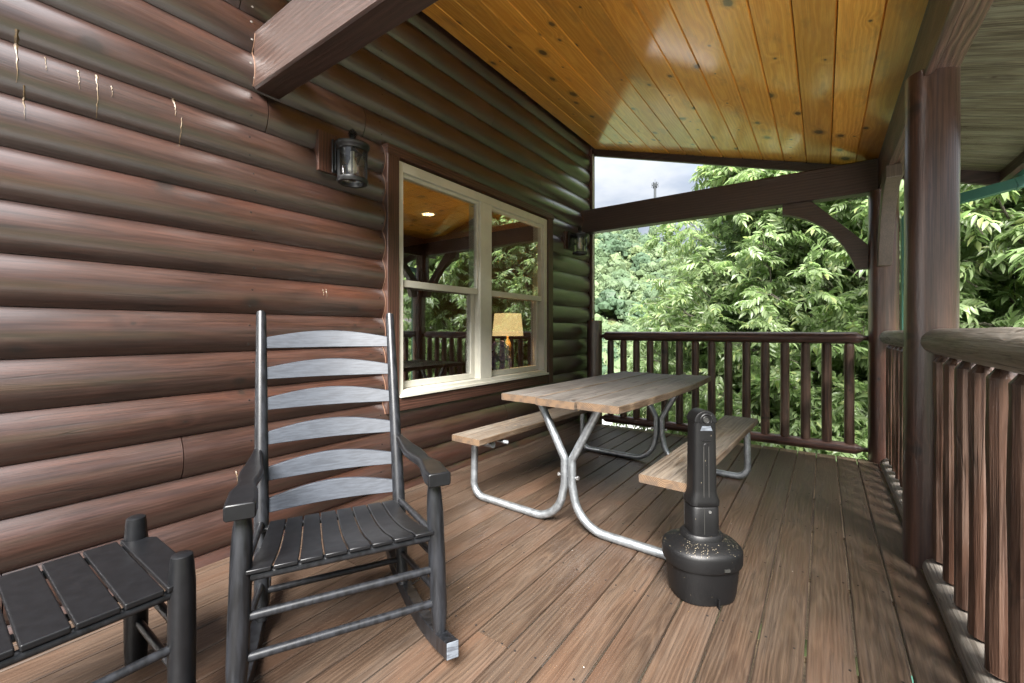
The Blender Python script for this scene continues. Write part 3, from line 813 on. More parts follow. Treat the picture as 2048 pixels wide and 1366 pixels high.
def brace_poly():
    """local (run, height): straight outer edge, hollow inner edge, from post foot (0,0) to beam (0.62,0.68)"""
    pts = [(0.0, 0.0), (0.0, 0.19), (0.43, 0.665), (0.66, 0.665), (0.66, 0.575)]
    n = 12
    p0, p1, p2 = Vector((0.66, 0.575)), Vector((0.24, 0.47)), Vector((0.10, 0.0))
    for i in range(1, n + 1):
        t = i / n; q = p0 * (1 - t) ** 2 + p1 * 2 * t * (1 - t) + p2 * t * t
        pts.append((q.x, q.y))
    return pts


def build_posts():
    t = thing('log_post', 'thick round log post nearest the camera beside the deck edge', 'post', (0.422, 2.91, 0), group='log posts holding the porch roof')
    rough_log('shaft', 'post', t, (0, 0, 0), (0.008, 0, 2.385), 0.100, 0.098, 4, seg=40, n=30, wob=0.004, lump=0.012)
    t = thing('log_post', 'corner log post with two curved braces at the far end', 'post', (0.424, 4.93, 0), group='log posts holding the porch roof')
    rough_log('shaft', 'post', t, (0, 0, -0.3), (0, 0, 2.352), 0.107, 0.104, 9, seg=40, n=30, wob=0.004, lump=0.012)
    b = MB().prism([(-0.085 - a, h) for a, h in brace_poly()], 'y', -0.045, 0.045).obj('knee_brace', 'beam_x', t, (0, 0.035, 1.685)); bevel(b, 0.004)
    b = MB().prism([(-0.085 - a, h) for a, h in brace_poly()], 'x', -0.045, 0.045).obj('knee_brace', 'brace', t, (-0.005, 0, 1.685)); bevel(b, 0.004)
    for h, q in ((0.10, -0.16), (0.60, -0.56)):
        MB().lathe([(0.008, 0), (0.008, 0.004)], 10).obj('lag_screw', 'caulk', t, (-0.005, q, 1.70 + h), (R(90), 0, 0))
    t = thing('newel_post', 'short round log newel against the cabin wall', 'newel post', (-2.298, 4.95, 0))
    rough_log('shaft', 'post', t, (0, 0, -0.05), (0, 0, 1.262), 0.094, 0.092, 21, seg=32, n=20, wob=0.005, lump=0.012)
build_posts()


# ------------------------------------------------------------------ railings
def build_railings():
    bal = []
    for sd_ in range(6):
        o = rough_log('baluster', 'baluster', None, (0, 0, 0), (0, 0, 0.965), 0.040, 0.039, 100 + sd_, seg=12, n=11, wob=0.02, lump=0.04, neck0=0.03, neck1=0.05, neck_r=0.55)
        bal.append(o.data); bpy.data.objects.remove(o)
    rng = random.Random(8)
    t = thing('end_railing', 'dark log railing across the far end of the deck', 'railing', (0, 4.95, 0))
    rough_log('top_rail', 'rail_x', t, (-2.215, 0, 1.073), (0.335, 0, 1.073), 0.053, 0.055, 31, seg=20, n=40, wob=0.02, lump=0.02, neck0=0.075, neck1=0.085, neck_r=0.42)
    rough_log('bottom_rail', 'rail_x', t, (-2.225, 0, 0.078), (0.335, 0, 0.082), 0.048, 0.050, 32, seg=20, n=40, wob=0.02, lump=0.02, neck0=0.075, neck1=0.10, neck_r=0.42)
    for x in (-2.087, -1.925, -1.769, -1.609, -1.445, -1.286, -1.12, -0.958, -0.798, -0.633, -0.468, -0.302, -0.136, 0.025, 0.190):
        place('baluster', rng.choice(bal), t, (x, 0, 0.093), (0, 0, rng.uniform(0, 6)))
    # side railings, rails worn grey
    big = []
    for sd_ in range(6):
        o = rough_log('baluster', 'baluster', None, (0, 0, 0), (0, 0, 0.985), 0.042, 0.040, 200 + sd_, seg=11, n=9, wob=0.03, lump=0.07, neck0=0.02, neck1=0.06, neck_r=0.5, facet=True)
        big.append(o.data); bpy.data.objects.remove(o)
    t = thing('side_railing', 'side railing with worn grey rails between the two tall posts', 'railing', (0.445, 0, 0))
    rough_log('top_rail', 'rail_old', t, (-0.005, 3.03, 1.088), (-0.005, 4.815, 1.082), 0.060, 0.056, 41, seg=20, n=30, wob=0.02, lump=0.03, neck1=0.03, neck_r=0.75)
    rough_log('bottom_rail', 'rail_old', t, (-0.008, 3.03, 0.020), (-0.008, 4.80, 0.020), 0.055, 0.050, 42, seg=18, n=30, wob=0.02, lump=0.03, neck1=0.03, neck_r=0.75)
    y = 3.10
    while y < 4.80:
        place('baluster', rng.choice(big), t, (0.012, y + rng.uniform(-0.008, 0.008), 0.075), (0, 0, rng.uniform(0, 6))); y += 0.197
    t = thing('side_railing', 'side railing with worn grey rails closest to the camera at the right', 'railing', (0.445, 0, 0))
    rough_log('top_rail', 'rail_old', t, (-0.008, -1.2, 1.082), (-0.008, 2.835, 1.088), 0.064, 0.061, 43, seg=28, n=70, wob=0.012, lump=0.035, neck1=0.035, neck_r=0.72)
    rough_log('bottom_rail', 'rail_old', t, (-0.010, -1.2, 0.022), (-0.010, 2.83, 0.022), 0.060, 0.056, 44, seg=24, n=70, wob=0.02, lump=0.05, neck1=0.035, neck_r=0.72)
    y = 2.745
    while y > 0.9:
        place('baluster', rng.choice(big), t, (0.006, y + rng.uniform(-0.006, 0.006), 0.07), (0, 0, rng.uniform(0, 6))); y -= 0.198
build_railings()


# ------------------------------------------------------------------ downspout
def build_downspout():
    t = thing('downspout', 'green metal downspout slanting from the eave gutter to the corner post', 'downspout', (0, 0, 0))
    def rect_path(pts, w, h, name):
        mb = MB(); n = len(pts); pts = [Vector(p) for p in pts]
        for i in range(n):
            d = (pts[min(i + 1, n - 1)] - pts[max(i - 1, 0)]).normalized()
            side = Vector((0, 1, 0)); nn = side.cross(d).normalized()
            prof = []
            for a, b in ((-1, -1), (-0.5, -0.86), (0, -1), (0.5, -0.86), (1, -1), (1, 1), (0.5, 0.86), (0, 1), (-0.5, 0.86), (-1, 1)): prof.append(pts[i] + side * a * w / 2 + nn * b * h / 2)
            mb.v += [tuple(q) for q in prof]
        m_ = 10
        for i in range(n - 1):
            for k in range(m_): mb.f.append((i * m_ + k, i * m_ + (k + 1) % m_, i * m_ + m_ + (k + 1) % m_, i * m_ + m_ + k)); mb.mi.append(0); mb.sm.append(False)
        mb.f.append(tuple(range(m_ - 1, -1, -1))); mb.f.append(tuple((n - 1) * m_ + k for k in range(m_))); mb.mi += [0, 0]; mb.sm += [False, False]
        return mb.obj(name, 'downspout', t)
    rect_path([(1.268, 4.98, 2.32), (1.262, 4.98, 2.300), (1.25, 4.98, 2.284), (1.225, 4.98, 2.274), (1.20, 4.98, 2.268)], 0.100, 0.082, 'upper_elbow')
    rect_path([(1.215, 4.98, 2.272), (0.66, 4.98, 2.160)], 0.092, 0.074, 'slanted_pipe')
    rect_path([(0.67, 4.98, 2.162), (0.63, 4.98, 2.15), (0.595, 4.98, 2.12), (0.58, 4.98, 2.08)], 0.097, 0.079, 'lower_elbow')
    rect_path([(0.58, 4.98, 2.10), (0.58, 4.98, -3.0)], 0.092, 0.074, 'upright_pipe')
build_downspout()

#@@LANTERN
def build_lantern(y, label):
    t = thing('wall_lantern', label, 'lantern', (-2.404, y, 2.19), group='black wall lanterns')
    mb = MB().cbar('z', -0.10, 0.10, 0.0, 0.012, -0.062, 0.062, 0.004)
    mb.cbar('z', -0.085, 0.085, 0.012, 0.022, -0.048, 0.048, 0.004)
    mb.obj('back_plate', 'iron', t)
    MB().tube([(0.02, 0, 0.035), (0.05, 0, 0.045), (0.085, 0, 0.06), (0.125, 0, 0.067)], 0.007, 8).obj('arm', 'iron', t)
    MB().tube([(0.02, 0, -0.05), (0.06, 0, -0.045)], 0.005, 8).obj('arm', 'iron', t)
    cx = 0.125
    cap = MB().lathe([(0.070, 0.015), (0.082, 0.020), (0.085, 0.030), (0.094, 0.036), (0.100, 0.048), (0.099, 0.055), (0.080, 0.060), (0.055, 0.074), (0.028, 0.083), (0.016, 0.092)], 36, cx=cx)
    cap = cap.obj('cap', 'iron', t)
    # pine cone knob
    rng = random.Random(2); mb = MB()
    for i in range(7):
        z = 0.094 + i * 0.0075; rr = 0.020 * math.sin(PI * (i + 1.4) / 8.6)
        for k in range(8):
            a = 2 * PI * (k + 0.5 * (i % 2)) / 8
            c = Vector((cx + rr * math.cos(a), rr * math.sin(a), z)); d = Vector((math.cos(a), math.sin(a), 0.6)).normalized(); s = Vector((-math.sin(a), math.cos(a), 0))
            mb.add([c - d * 0.004 - s * 0.006, c - d * 0.004 + s * 0.006, c + d * 0.007 + s * 0.003, c + d * 0.007 - s * 0.003, c + Vector((0, 0, 0.006))], [(0, 1, 2, 3), (0, 3, 4), (1, 4, 2), (3, 2, 4), (0, 4, 1)])
    mb.lathe([(0.012, 0.088), (0.016, 0.11), (0.013, 0.135), (0.004, 0.152)], 10, cx=cx)
    mb.obj('pine_cone_finial', 'iron', cap)
    MB().lathe([(0.074, -0.148), (0.088, -0.150), (0.090, -0.162), (0.084, -0.174), (0.066, -0.174), (0.066, -0.150)], 36, cx=cx, caps=False).obj('bottom_ring', 'iron', t)
    MB().lathe([(0.072, -0.150), (0.072, 0.018)], 36, cx=cx, caps=False).obj('glass_cylinder', 'lantern_glass', t)
    for k in range(4):
        a = PI / 4 + k * PI / 2 + 0.15
        MB().box(-0.006, 0.006, -0.003, 0.003, -0.152, 0.020).obj('bar', 'iron', t, (cx + 0.078 * math.cos(a), 0.078 * math.sin(a), 0), (0, 0, a))
    MB().lathe([(0.013, 0.02), (0.013, -0.03), (0.016, -0.035), (0.030, -0.075), (0.026, -0.105), (0.008, -0.118)], 16, cx=cx).obj('bulb', 'bulb', t)
    # pine sprig ornament in front of the glass
    mb = MB(); a0 = 0.35
    def cyl(a, z, r=0.078): return (cx + r * math.cos(a), r * math.sin(a), z)
    mb.tube([cyl(a0 - 0.9 + 0.15 * i, 0.004 - 0.006 * i) for i in range(10)], 0.0025, 5)
    for i in range(6): mb.tube([cyl(a0 - 0.15 - 0.02 * i, -0.022), cyl(a0 - 0.75 + 0.02 * i, -0.030 - 0.013 * i)], 0.0012, 4)
    for i in range(5): mb.tube([cyl(a0 + 0.2, -0.02), cyl(a0 + 0.75 - 0.05 * i, -0.020 - 0.018 * i)], 0.0012, 4)
    for i in range(4):
        for k in range(6):
            a = a0 + 0.012 * math.cos(k) / 0.078; mb.tube([cyl(a0 + 0.14 * math.cos(k * 1.05), -0.012 + 0.012 * math.sin(k * 1.05) - 0.004 * i), cyl(a0 + 0.2 * math.cos(k * 1.05), -0.012 + 0.018 * math.sin(k * 1.05) - 0.004 * i, 0.083)], 0.004, 4)
    mb.obj('pine_sprig', 'iron', t)


M['bulb'] = plain('clear bulb', (0.55, 0.53, 0.48), 0.15)
build_lantern(1.545, 'black round wall lantern left of the window')
build_lantern(4.52, 'black round wall lantern right of the window')
# flat blocks the lanterns are screwed to, let into the logs
for ya, yb, za, zb in ((1.405, 1.66, 2.085, 2.325), (4.41, 4.63, 2.085, 2.29)):
    bevel(MB().box(-0.04, 0.052, ya, yb, za, zb).obj('lantern_block', 'trim', cabin), 0.003)

#@@FURNITURE
# ------------------------------------------------------------------ picnic table
def build_picnic_table():
    yaw = R(-2.2)
    t = thing('picnic_table', 'weathered wooden picnic table with two benches on bent galvanised tubes', 'picnic table', (-1.165, 2.98, 0), yaw)
    def plank(xc, w, z, L, mat, y0=0.0, bow=0.0, name='table_plank', th=0.040, sag=0.0, seed=0):
        rng = random.Random(seed)
        n = 16; mb = MB(); ch = 0.004
        prof = [(-w / 2 + ch, -th), (w / 2 - ch, -th), (w / 2, -th + ch), (w / 2, -ch), (w / 2 - ch, 0), (-w / 2 + ch, 0), (-w / 2, -ch), (-w / 2, -th + ch)]
        for i in range(n + 1):
            u_ = i / n; yy = -L / 2 + L * u_
            bx = bow * 4 * u_ * (1 - u_)
            for k, (a, b) in enumerate(prof):
                aa = a + (bx if a > 0 else bx * 0.15) + rng.uniform(-0.0008, 0.0008)
                mb.v.append((aa, yy, b + sag * 4 * u_ * (1 - u_)))
        m_ = 8
        for i in range(n):
            for k in range(m_):
                side = k in (1, 2, 3, 5, 6, 7)
                mb.f.append((i * m_ + k, i * m_ + (k + 1) % m_, i * m_ + m_ + (k + 1) % m_, i * m_ + m_ + k)); mb.mi.append(1 if side else 0); mb.sm.append(False)
        mb.f.append(tuple(range(m_ - 1, -1, -1))); mb.f.append(tuple(n * m_ + k for k in range(m_))); mb.mi += [2, 2]; mb.sm += [False, False]
        return mb.obj(name, [mat, 'bench_edge', 'plank_end'], t, (xc, y0, z))
    plank(-0.262, 0.252, 0.760, 1.80, 'tabletop', 0.005, 0.0, seed=1)
    plank(-0.002, 0.252, 0.7575, 1.80, 'tabletop', -0.008, 0.0, seed=2)
    plank(0.256, 0.238, 0.7615, 1.83, 'tabletop', 0.010, 0.040, seed=3)
    plank(-0.668, 0.245, 0.455, 1.82, 'bench', -0.01, 0.0, 'bench_seat', seed=4)
    plank(0.602, 0.235, 0.455, 1.82, 'bench', -0.015, 0.0, 'bench_seat', seed=5)
    rt = 0.0235
    def arc_path(ctrl, n=8):
        """polyline with rounded corners: ctrl = [(x,z,radius)]"""
        out = [Vector((ctrl[0][0], ctrl[0][1]))]
        for i in range(1, len(ctrl) - 1):
            p = Vector(ctrl[i][:2]); a = Vector(ctrl[i - 1][:2]); b = Vector(ctrl[i + 1][:2]); r = ctrl[i][2]
            d0 = (a - p).normalized(); d1 = (b - p).normalized()
            ang = math.acos(max(-1, min(1, d0.dot(d1)))); tl = r / math.tan(ang / 2)
            s0 = p + d0 * tl; s1 = p + d1 * tl
            c = p + (d0 + d1).normalized() * (r / math.sin(ang / 2))
            a0 = math.atan2(s0.y - c.y, s0.x - c.x); a1 = math.atan2(s1.y - c.y, s1.x - c.x); da = (a1 - a0 + PI) % (2 * PI) - PI
            for k in range(n + 1): out.append(c + Vector((math.cos(a0 + da * k / n), math.sin(a0 + da * k / n))) * r)
        out.append(Vector(ctrl[-1][:2])); return out
    zt = 0.719; zb = 0.414
    for yy in (-0.76, 0.75):
        for s in (-1, 1):
            bx = -0.668 if s < 0 else -0.602
            ctrl = [(bx + 0.10, zb - rt, 0), (bx - 0.065, zb - rt, 0.045), (bx - 0.072, rt + 0.001, 0.085), (-0.085, rt + 0.001, 0.20), (0.008 - 0.0, 0.34, 0.20), (-0.20, zt - 0.0, 0)]
            pl = arc_path(ctrl, 9)
            # keep the two tubes just touching where they cross the middle
            pts = [(-s * min(p.x, -rt - 0.001) if True else 0, yy, p.y) for p in pl]
            MB().tube(pts, rt, 14).obj('leg_tube', 'galv', t)
        MB().box(-0.37, 0.37, yy - 0.028, yy + 0.028, 0.714, 0.7195).obj('top_bracket', 'galv', t)
        MB().tube([(-0.062, yy, 0.30), (0.062, yy, 0.30)], 0.006, 8).obj('bolt', 'zinc_bolt', t)
        for q in (-0.062, 0.062): MB().lathe([(0.012, -0.005), (0.012, 0.005)], 6).obj('nut', 'zinc_bolt', t, (q, yy, 0.30), (0, R(90), 0))
    MB().tube([(-0.62, -0.66, 0.395), (-0.56, -0.66, 0.392), (-0.54, -0.64, 0.385)], 0.013, 8).obj('seat_bolt', 'galv', t)


def mat_plank_end():
    m, T = new_mat('sawn plank end')
    tc = T.n('ShaderNodeTexCoord'); o = T.sep(tc.outputs['Object'])
    rnd = T.n('ShaderNodeObjectInfo').outputs['Random']
    dx = T.m('SUBTRACT', o[0], T.m('MULTIPLY', T.m('SUBTRACT', rnd, 0.5), 0.2)); dz = T.m('ADD', o[2], 0.06)
    r = T.m('SQRT', T.m('ADD', T.m('MULTIPLY', dx, dx), T.m('MULTIPLY', dz, dz)))
    s = T.m('ADD', T.m('MULTIPLY', T.m('SINE', T.m('MULTIPLY', r, 900.0)), 0.5), 0.5)
    n = T.noise(tc.outputs['Object'], 28.0, 4.0).outputs[0]
    c = T.mix(s, (0.055, 0.030, 0.015), (0.155, 0.100, 0.058)); c = T.mix(T.m('MULTIPLY', T.mr(n, 0.45, 0.65), 0.7), c, (0.05, 0.035, 0.025))
    finish(T, principled(T, c, 0.7).outputs[0]); return m
M['plank_end'] = mat_plank_end()
M['bench_edge'] = wood('plank edge', 'Y', (0.055, 0.032, 0.017), (0.135, 0.093, 0.058), rough=0.6, freq=330, ring=0.8, streak=0.2, knot=0.03, bump=0.4, vary=0.1, cracks=0.3, grey=0.2)
build_picnic_table()


# ------------------------------------------------------------------ rocking chair
def turned(mb, p0, p1, r, ends=(0.75, 0.75), seg=16, bulge=0.0):
    """turned post, a bit thinner towards its ends"""
    p0, p1 = Vector(p0), Vector(p1); pts = []; rad = []
    for t in (0, 0.02, 0.07, 0.16, 0.3, 0.5, 0.7, 0.84, 0.93, 0.98, 1.0):
        pts.append(p0.lerp(p1, t)); k = 1.0
        if t < 0.16: k = ends[0] + (1 - ends[0]) * (t / 0.16) ** 0.7
        if t > 0.84: k = ends[1] + (1 - ends[1]) * ((1 - t) / 0.16) ** 0.7
        rad.append(r * k * (0.93 if t in (0, 1.0) else 1))
    return mb.tube(pts, rad, seg)


def build_rocker():
    t = thing('rocking_chair', 'black wooden rocking chair with tall ladder back facing the camera', 'rocking chair', (-1.256, 0.832, 0), 1.0928)
    ZB = 0.0837
    def bp(s, z):
        q = (z - ZB) / (1.2237 - ZB); return Vector((s * (0.2616 * (1 - q) + 0.2830 * q), 0.3638 * (1 - q) + 0.749 * q, z))
    def fp(s, z):
        q = (z - 0.0445) / (0.6165 - 0.0445); return Vector((s * (0.305 * (1 - q) + 0.2883 * q), -0.0245 * (1 - q), z))
    for s in (-1, 1):
        mb = MB(); pts = []; rad = []
        for z, r in ((0.062, 0.020), (0.10, 0.024), (0.30, 0.0265), (0.42, 0.0270), (0.7, 0.0250), (1.0, 0.0225), (1.20, 0.0200), (1.222, 0.0185), (1.226, 0.013)):
            pts.append(bp(s, z)); rad.append(r)
        mb.tube(pts, rad, 18).obj('back_post', 'black', t)
        mb = MB(); pts = []; rad = []
        for z, r in ((0.055, 0.018), (0.10, 0.024), (0.16, 0.0290), (0.30, 0.0300), (0.50, 0.0290), (0.565, 0.0255), (0.60, 0.0200), (0.622, 0.0185)):
            pts.append(fp(s, z)); rad.append(r)
        mb.tube(pts, rad, 18).obj('front_post', 'black', t)
        # arm: thin at the back post, waisted, broad rounded hand rest in front
        outl = []
        zc = 0.645
        a0 = bp(s, 0.655); y_back = a0.y + 0.028; y_front = -0.060
        xs_b, xs_f = a0.x + s * 0.012, s * 0.292
        prof = [(0.0, 0.014), (0.12, 0.018), (0.30, 0.028), (0.45, 0.037), (0.58, 0.034), (0.68, 0.026), (0.76, 0.028), (0.84, 0.038), (0.93, 0.042), (1.0, 0.040)]
        mb = MB(); rings = []
        for q, w in prof:
            y = y_back + (y_front - y_back) * q; x = xs_b + (xs_f - xs_b) * q
            drop = -0.012 * math.sin(PI * min(1, q / 0.8)) - (0.010 if q > 0.9 else 0)
            th = 0.024 + 0.018 * max(0, (q - 0.6) / 0.4)
            top = zc + 0.016 + drop
            c_ = 0.006
            rings.append([(x - w, y, top - c_), (x - w + c_, y, top), (x + w - c_, y, top), (x + w, y, top - c_), (x + w, y, top - th), (x + w - c_, y, top - th - c_), (x - w + c_, y, top - th - c_), (x - w, y, top - th)])
        for rg in rings: mb.v += rg
        n = len(rings)
        for i in range(n - 1):
            for k in range(8): mb.f.append((i * 8 + k, i * 8 + (k + 1) % 8, i * 8 + 8 + (k + 1) % 8, i * 8 + 8 + k)); mb.mi.append(0); mb.sm.append(True)
        mb.f.append(tuple(range(7, -1, -1))); mb.f.append(tuple((n - 1) * 8 + k for k in range(8))); mb.mi += [0, 0]; mb.sm += [False, False]
        bevel(mb.obj('arm', 'black_seat', t), 0.004, 2, 40)
        # curved rocker
        rc = 1.05; mb = MB(); w = 0.021; n = 22
        xa = s * 0.305; xb = s * 0.268
        ys = [-0.135 + (0.70 + 0.135) * i / n for i in range(n + 1)]
        for y in ys:
            k = (y + 0.02) / 0.45; x = xa + (xb - xa) * min(1.25, max(-0.2, k))
            zb_ = rc - math.sqrt(rc ** 2 - (y - 0.20) ** 2) + 0.0015; zt_ = zb_ + 0.058
            mb.v += [(x - w, y, zb_), (x + w, y, zb_), (x + w, y, zt_), (x - w, y, zt_)]
        for i in range(n):
            for k in range(4): mb.f.append((i * 4 + k, i * 4 + (k + 1) % 4, i * 4 + 4 + (k + 1) % 4, i * 4 + 4 + k)); mb.mi.append(0); mb.sm.append(False)
        mb.f.append((3, 2, 1, 0)); mb.f.append(tuple(n * 4 + k for k in range(4))); mb.mi += [1, 1]; mb.sm += [False, False]
        bevel(mb.obj('rocker', ['black', 'pale_grey'], t), 0.003)
        # side stretchers
        for z in (0.335, 0.215): MB().tube([fp(s, z), bp(s, z - 0.035)], 0.0115, 12).obj('side_stretcher', 'black', t)
        MB().tube([fp(s, 0.415), bp(s, 0.385)], 0.0125, 12).obj('seat_rail', 'black', t)
    for z, r in ((0.4163, 0.0155), (0.301, 0.0130), (0.185, 0.0130)):
        MB().tube([fp(-1, z), fp(1, z)], r, 14).obj('seat_rail' if z > 0.4 else 'front_stretcher', 'black', t)
    MB().tube([bp(-1, 0.155), bp(1, 0.155)], 0.0125, 14).obj('rear_stretcher', 'black', t)
    MB().tube([bp(-1, 0.365) + Vector((0, -0.02, 0)), bp(1, 0.365) + Vector((0, -0.02, 0))], 0.013, 14).obj('seat_rail', 'black', t)
    # seat slats, dished front to back
    for i in range(8):
        q = (i + 0.5) / 8; mb = MB(); n = 12
        for j in range(n + 1):
            u_ = j / n; y = -0.036 + (0.405 + 0.036) * u_
            half = (0.283 + (0.238 - 0.283) * u_)
            xc = -half + 2 * half * q; w = half / 8 * 0.93
            z = 0.452 - 0.055 * u_ - 0.020 * math.sin(PI * min(1, u_ * 1.15)) + 0.012 * max(0, (u_ - 0.8) / 0.2)
            if j == 0: z -= 0.007
            mb.v += [(xc - w, y, z - 0.013), (xc + w, y, z - 0.013), (xc + w, y, z), (xc - w, y, z)]
        for j in range(n):
            for k in range(4): mb.f.append((j * 4 + k, j * 4 + (k + 1) % 4, j * 4 + 4 + (k + 1) % 4, j * 4 + 4 + k)); mb.mi.append(0); mb.sm.append(k == 2 or k == 0)
        mb.f.append((3, 2, 1, 0)); mb.f.append(tuple(n * 4 + k for k in range(4))); mb.mi += [0, 0]; mb.sm += [False, False]
        bevel(mb.obj('seat_slat', 'black_seat', t), 0.003)
    # six bowed back slats, arched along the top
    for zc in (1.084, 0.952, 0.826, 0.690, 0.554, 0.439):
        a, b = bp(-1, zc), bp(1, zc); mb = MB(); n = 16
        for j in range(n + 1):
            u_ = j / n; p = a.lerp(b, u_); arch = math.sin(PI * u_)
            bow = 0.030 * arch; th = 0.0075
            zlo = -0.023 + 0.001 * arch; zhi = 0.023 + 0.034 * arch
            for dy, dz in ((-th, zlo), (th, zlo), (th, zhi), (-th, zhi)): mb.v.append((p.x, p.y + bow + dy + dz * 0.338, p.z + dz))
        for j in range(n):
            for k in range(4): mb.f.append((j * 4 + k, j * 4 + (k + 1) % 4, j * 4 + 4 + (k + 1) % 4, j * 4 + 4 + k)); mb.mi.append(0); mb.sm.append(True)
        mb.f.append((3, 2, 1, 0)); mb.f.append(tuple(n * 4 + k for k in range(4))); mb.mi += [0, 0]; mb.sm += [False, False]
        bevel(mb.obj('back_slat', 'black_slat', t), 0.0025, 2, 50)
build_rocker()


# ------------------------------------------------------------------ small slatted table
def build_side_table():
    t = thing('side_table', 'low black slatted side table cut by the left frame edge', 'side table', (-1.70, 0.456, 0), R(0))
    xs = (-0.215, 0.212); ys = (0.0, -0.50)
    for x in xs:
        for y in ys:
            mb = MB(); mb.tube([(x, y, 0.001), (x, y, 0.01), (x, y, 0.05), (x, y, 0.25), (x, y, 0.42), (x, y, 0.480), (x, y, 0.499), (x, y, 0.503)], [0.026, 0.030, 0.032, 0.034, 0.033, 0.0285, 0.026, 0.020], 22).obj('leg', 'black_seat', t)
    for x in xs:
        MB().tube([(x, 0, 0.400), (x, -0.50, 0.400)], 0.0135, 14).obj('rail', 'black', t)
        MB().tube([(x, 0, 0.245), (x, -0.50, 0.245)], 0.0125, 14).obj('stretcher', 'black', t)
        if x > 0: MB().tube([(x, 0, 0.105), (x, -0.50, 0.105)], 0.0125, 14).obj('stretcher', 'black', t)
    for y in ys:
        for z in (0.385, 0.285, 0.15): MB().tube([(xs[0], y, z), (xs[1], y, z)], 0.012, 12).obj('stretcher', 'black', t)
    y = 0.040
    pitch = 0.0905; w = 0.0835
    for i in range(6):
        y1 = 0.045 - pitch * i; y0 = y1 - w
        mb = MB(); n = 8
        x0, x1 = -0.235, 0.232
        if i in (0, 5):
            # end slats notched round the legs
            e = 1 if i == 0 else -1
            ya, yb = (y0, y1) if i == 0 else (y1, y0)
            poly = [(x0, ya), (x1 - 0.0, ya), (x1, ya + e * 0.012), (xs[1] - 0.030, yb - e * 0.012), (xs[1] - 0.045, yb), (xs[0] + 0.045, yb), (xs[0] + 0.030, yb - e * 0.012), (x0, ya + e * 0.012)]
            if e > 0: mb.prism(poly, 'z', 0.4135, 0.430)
            else: mb.prism(poly[::-1], 'z', 0.4135, 0.430)
        else:
            mb.prism([(x0, y0), (x1, y0), (x1, y1), (x0, y1)], 'z', 0.4135, 0.430)
        bevel(mb.obj('slat', 'black_seat', t), 0.004, 3)
build_side_table()


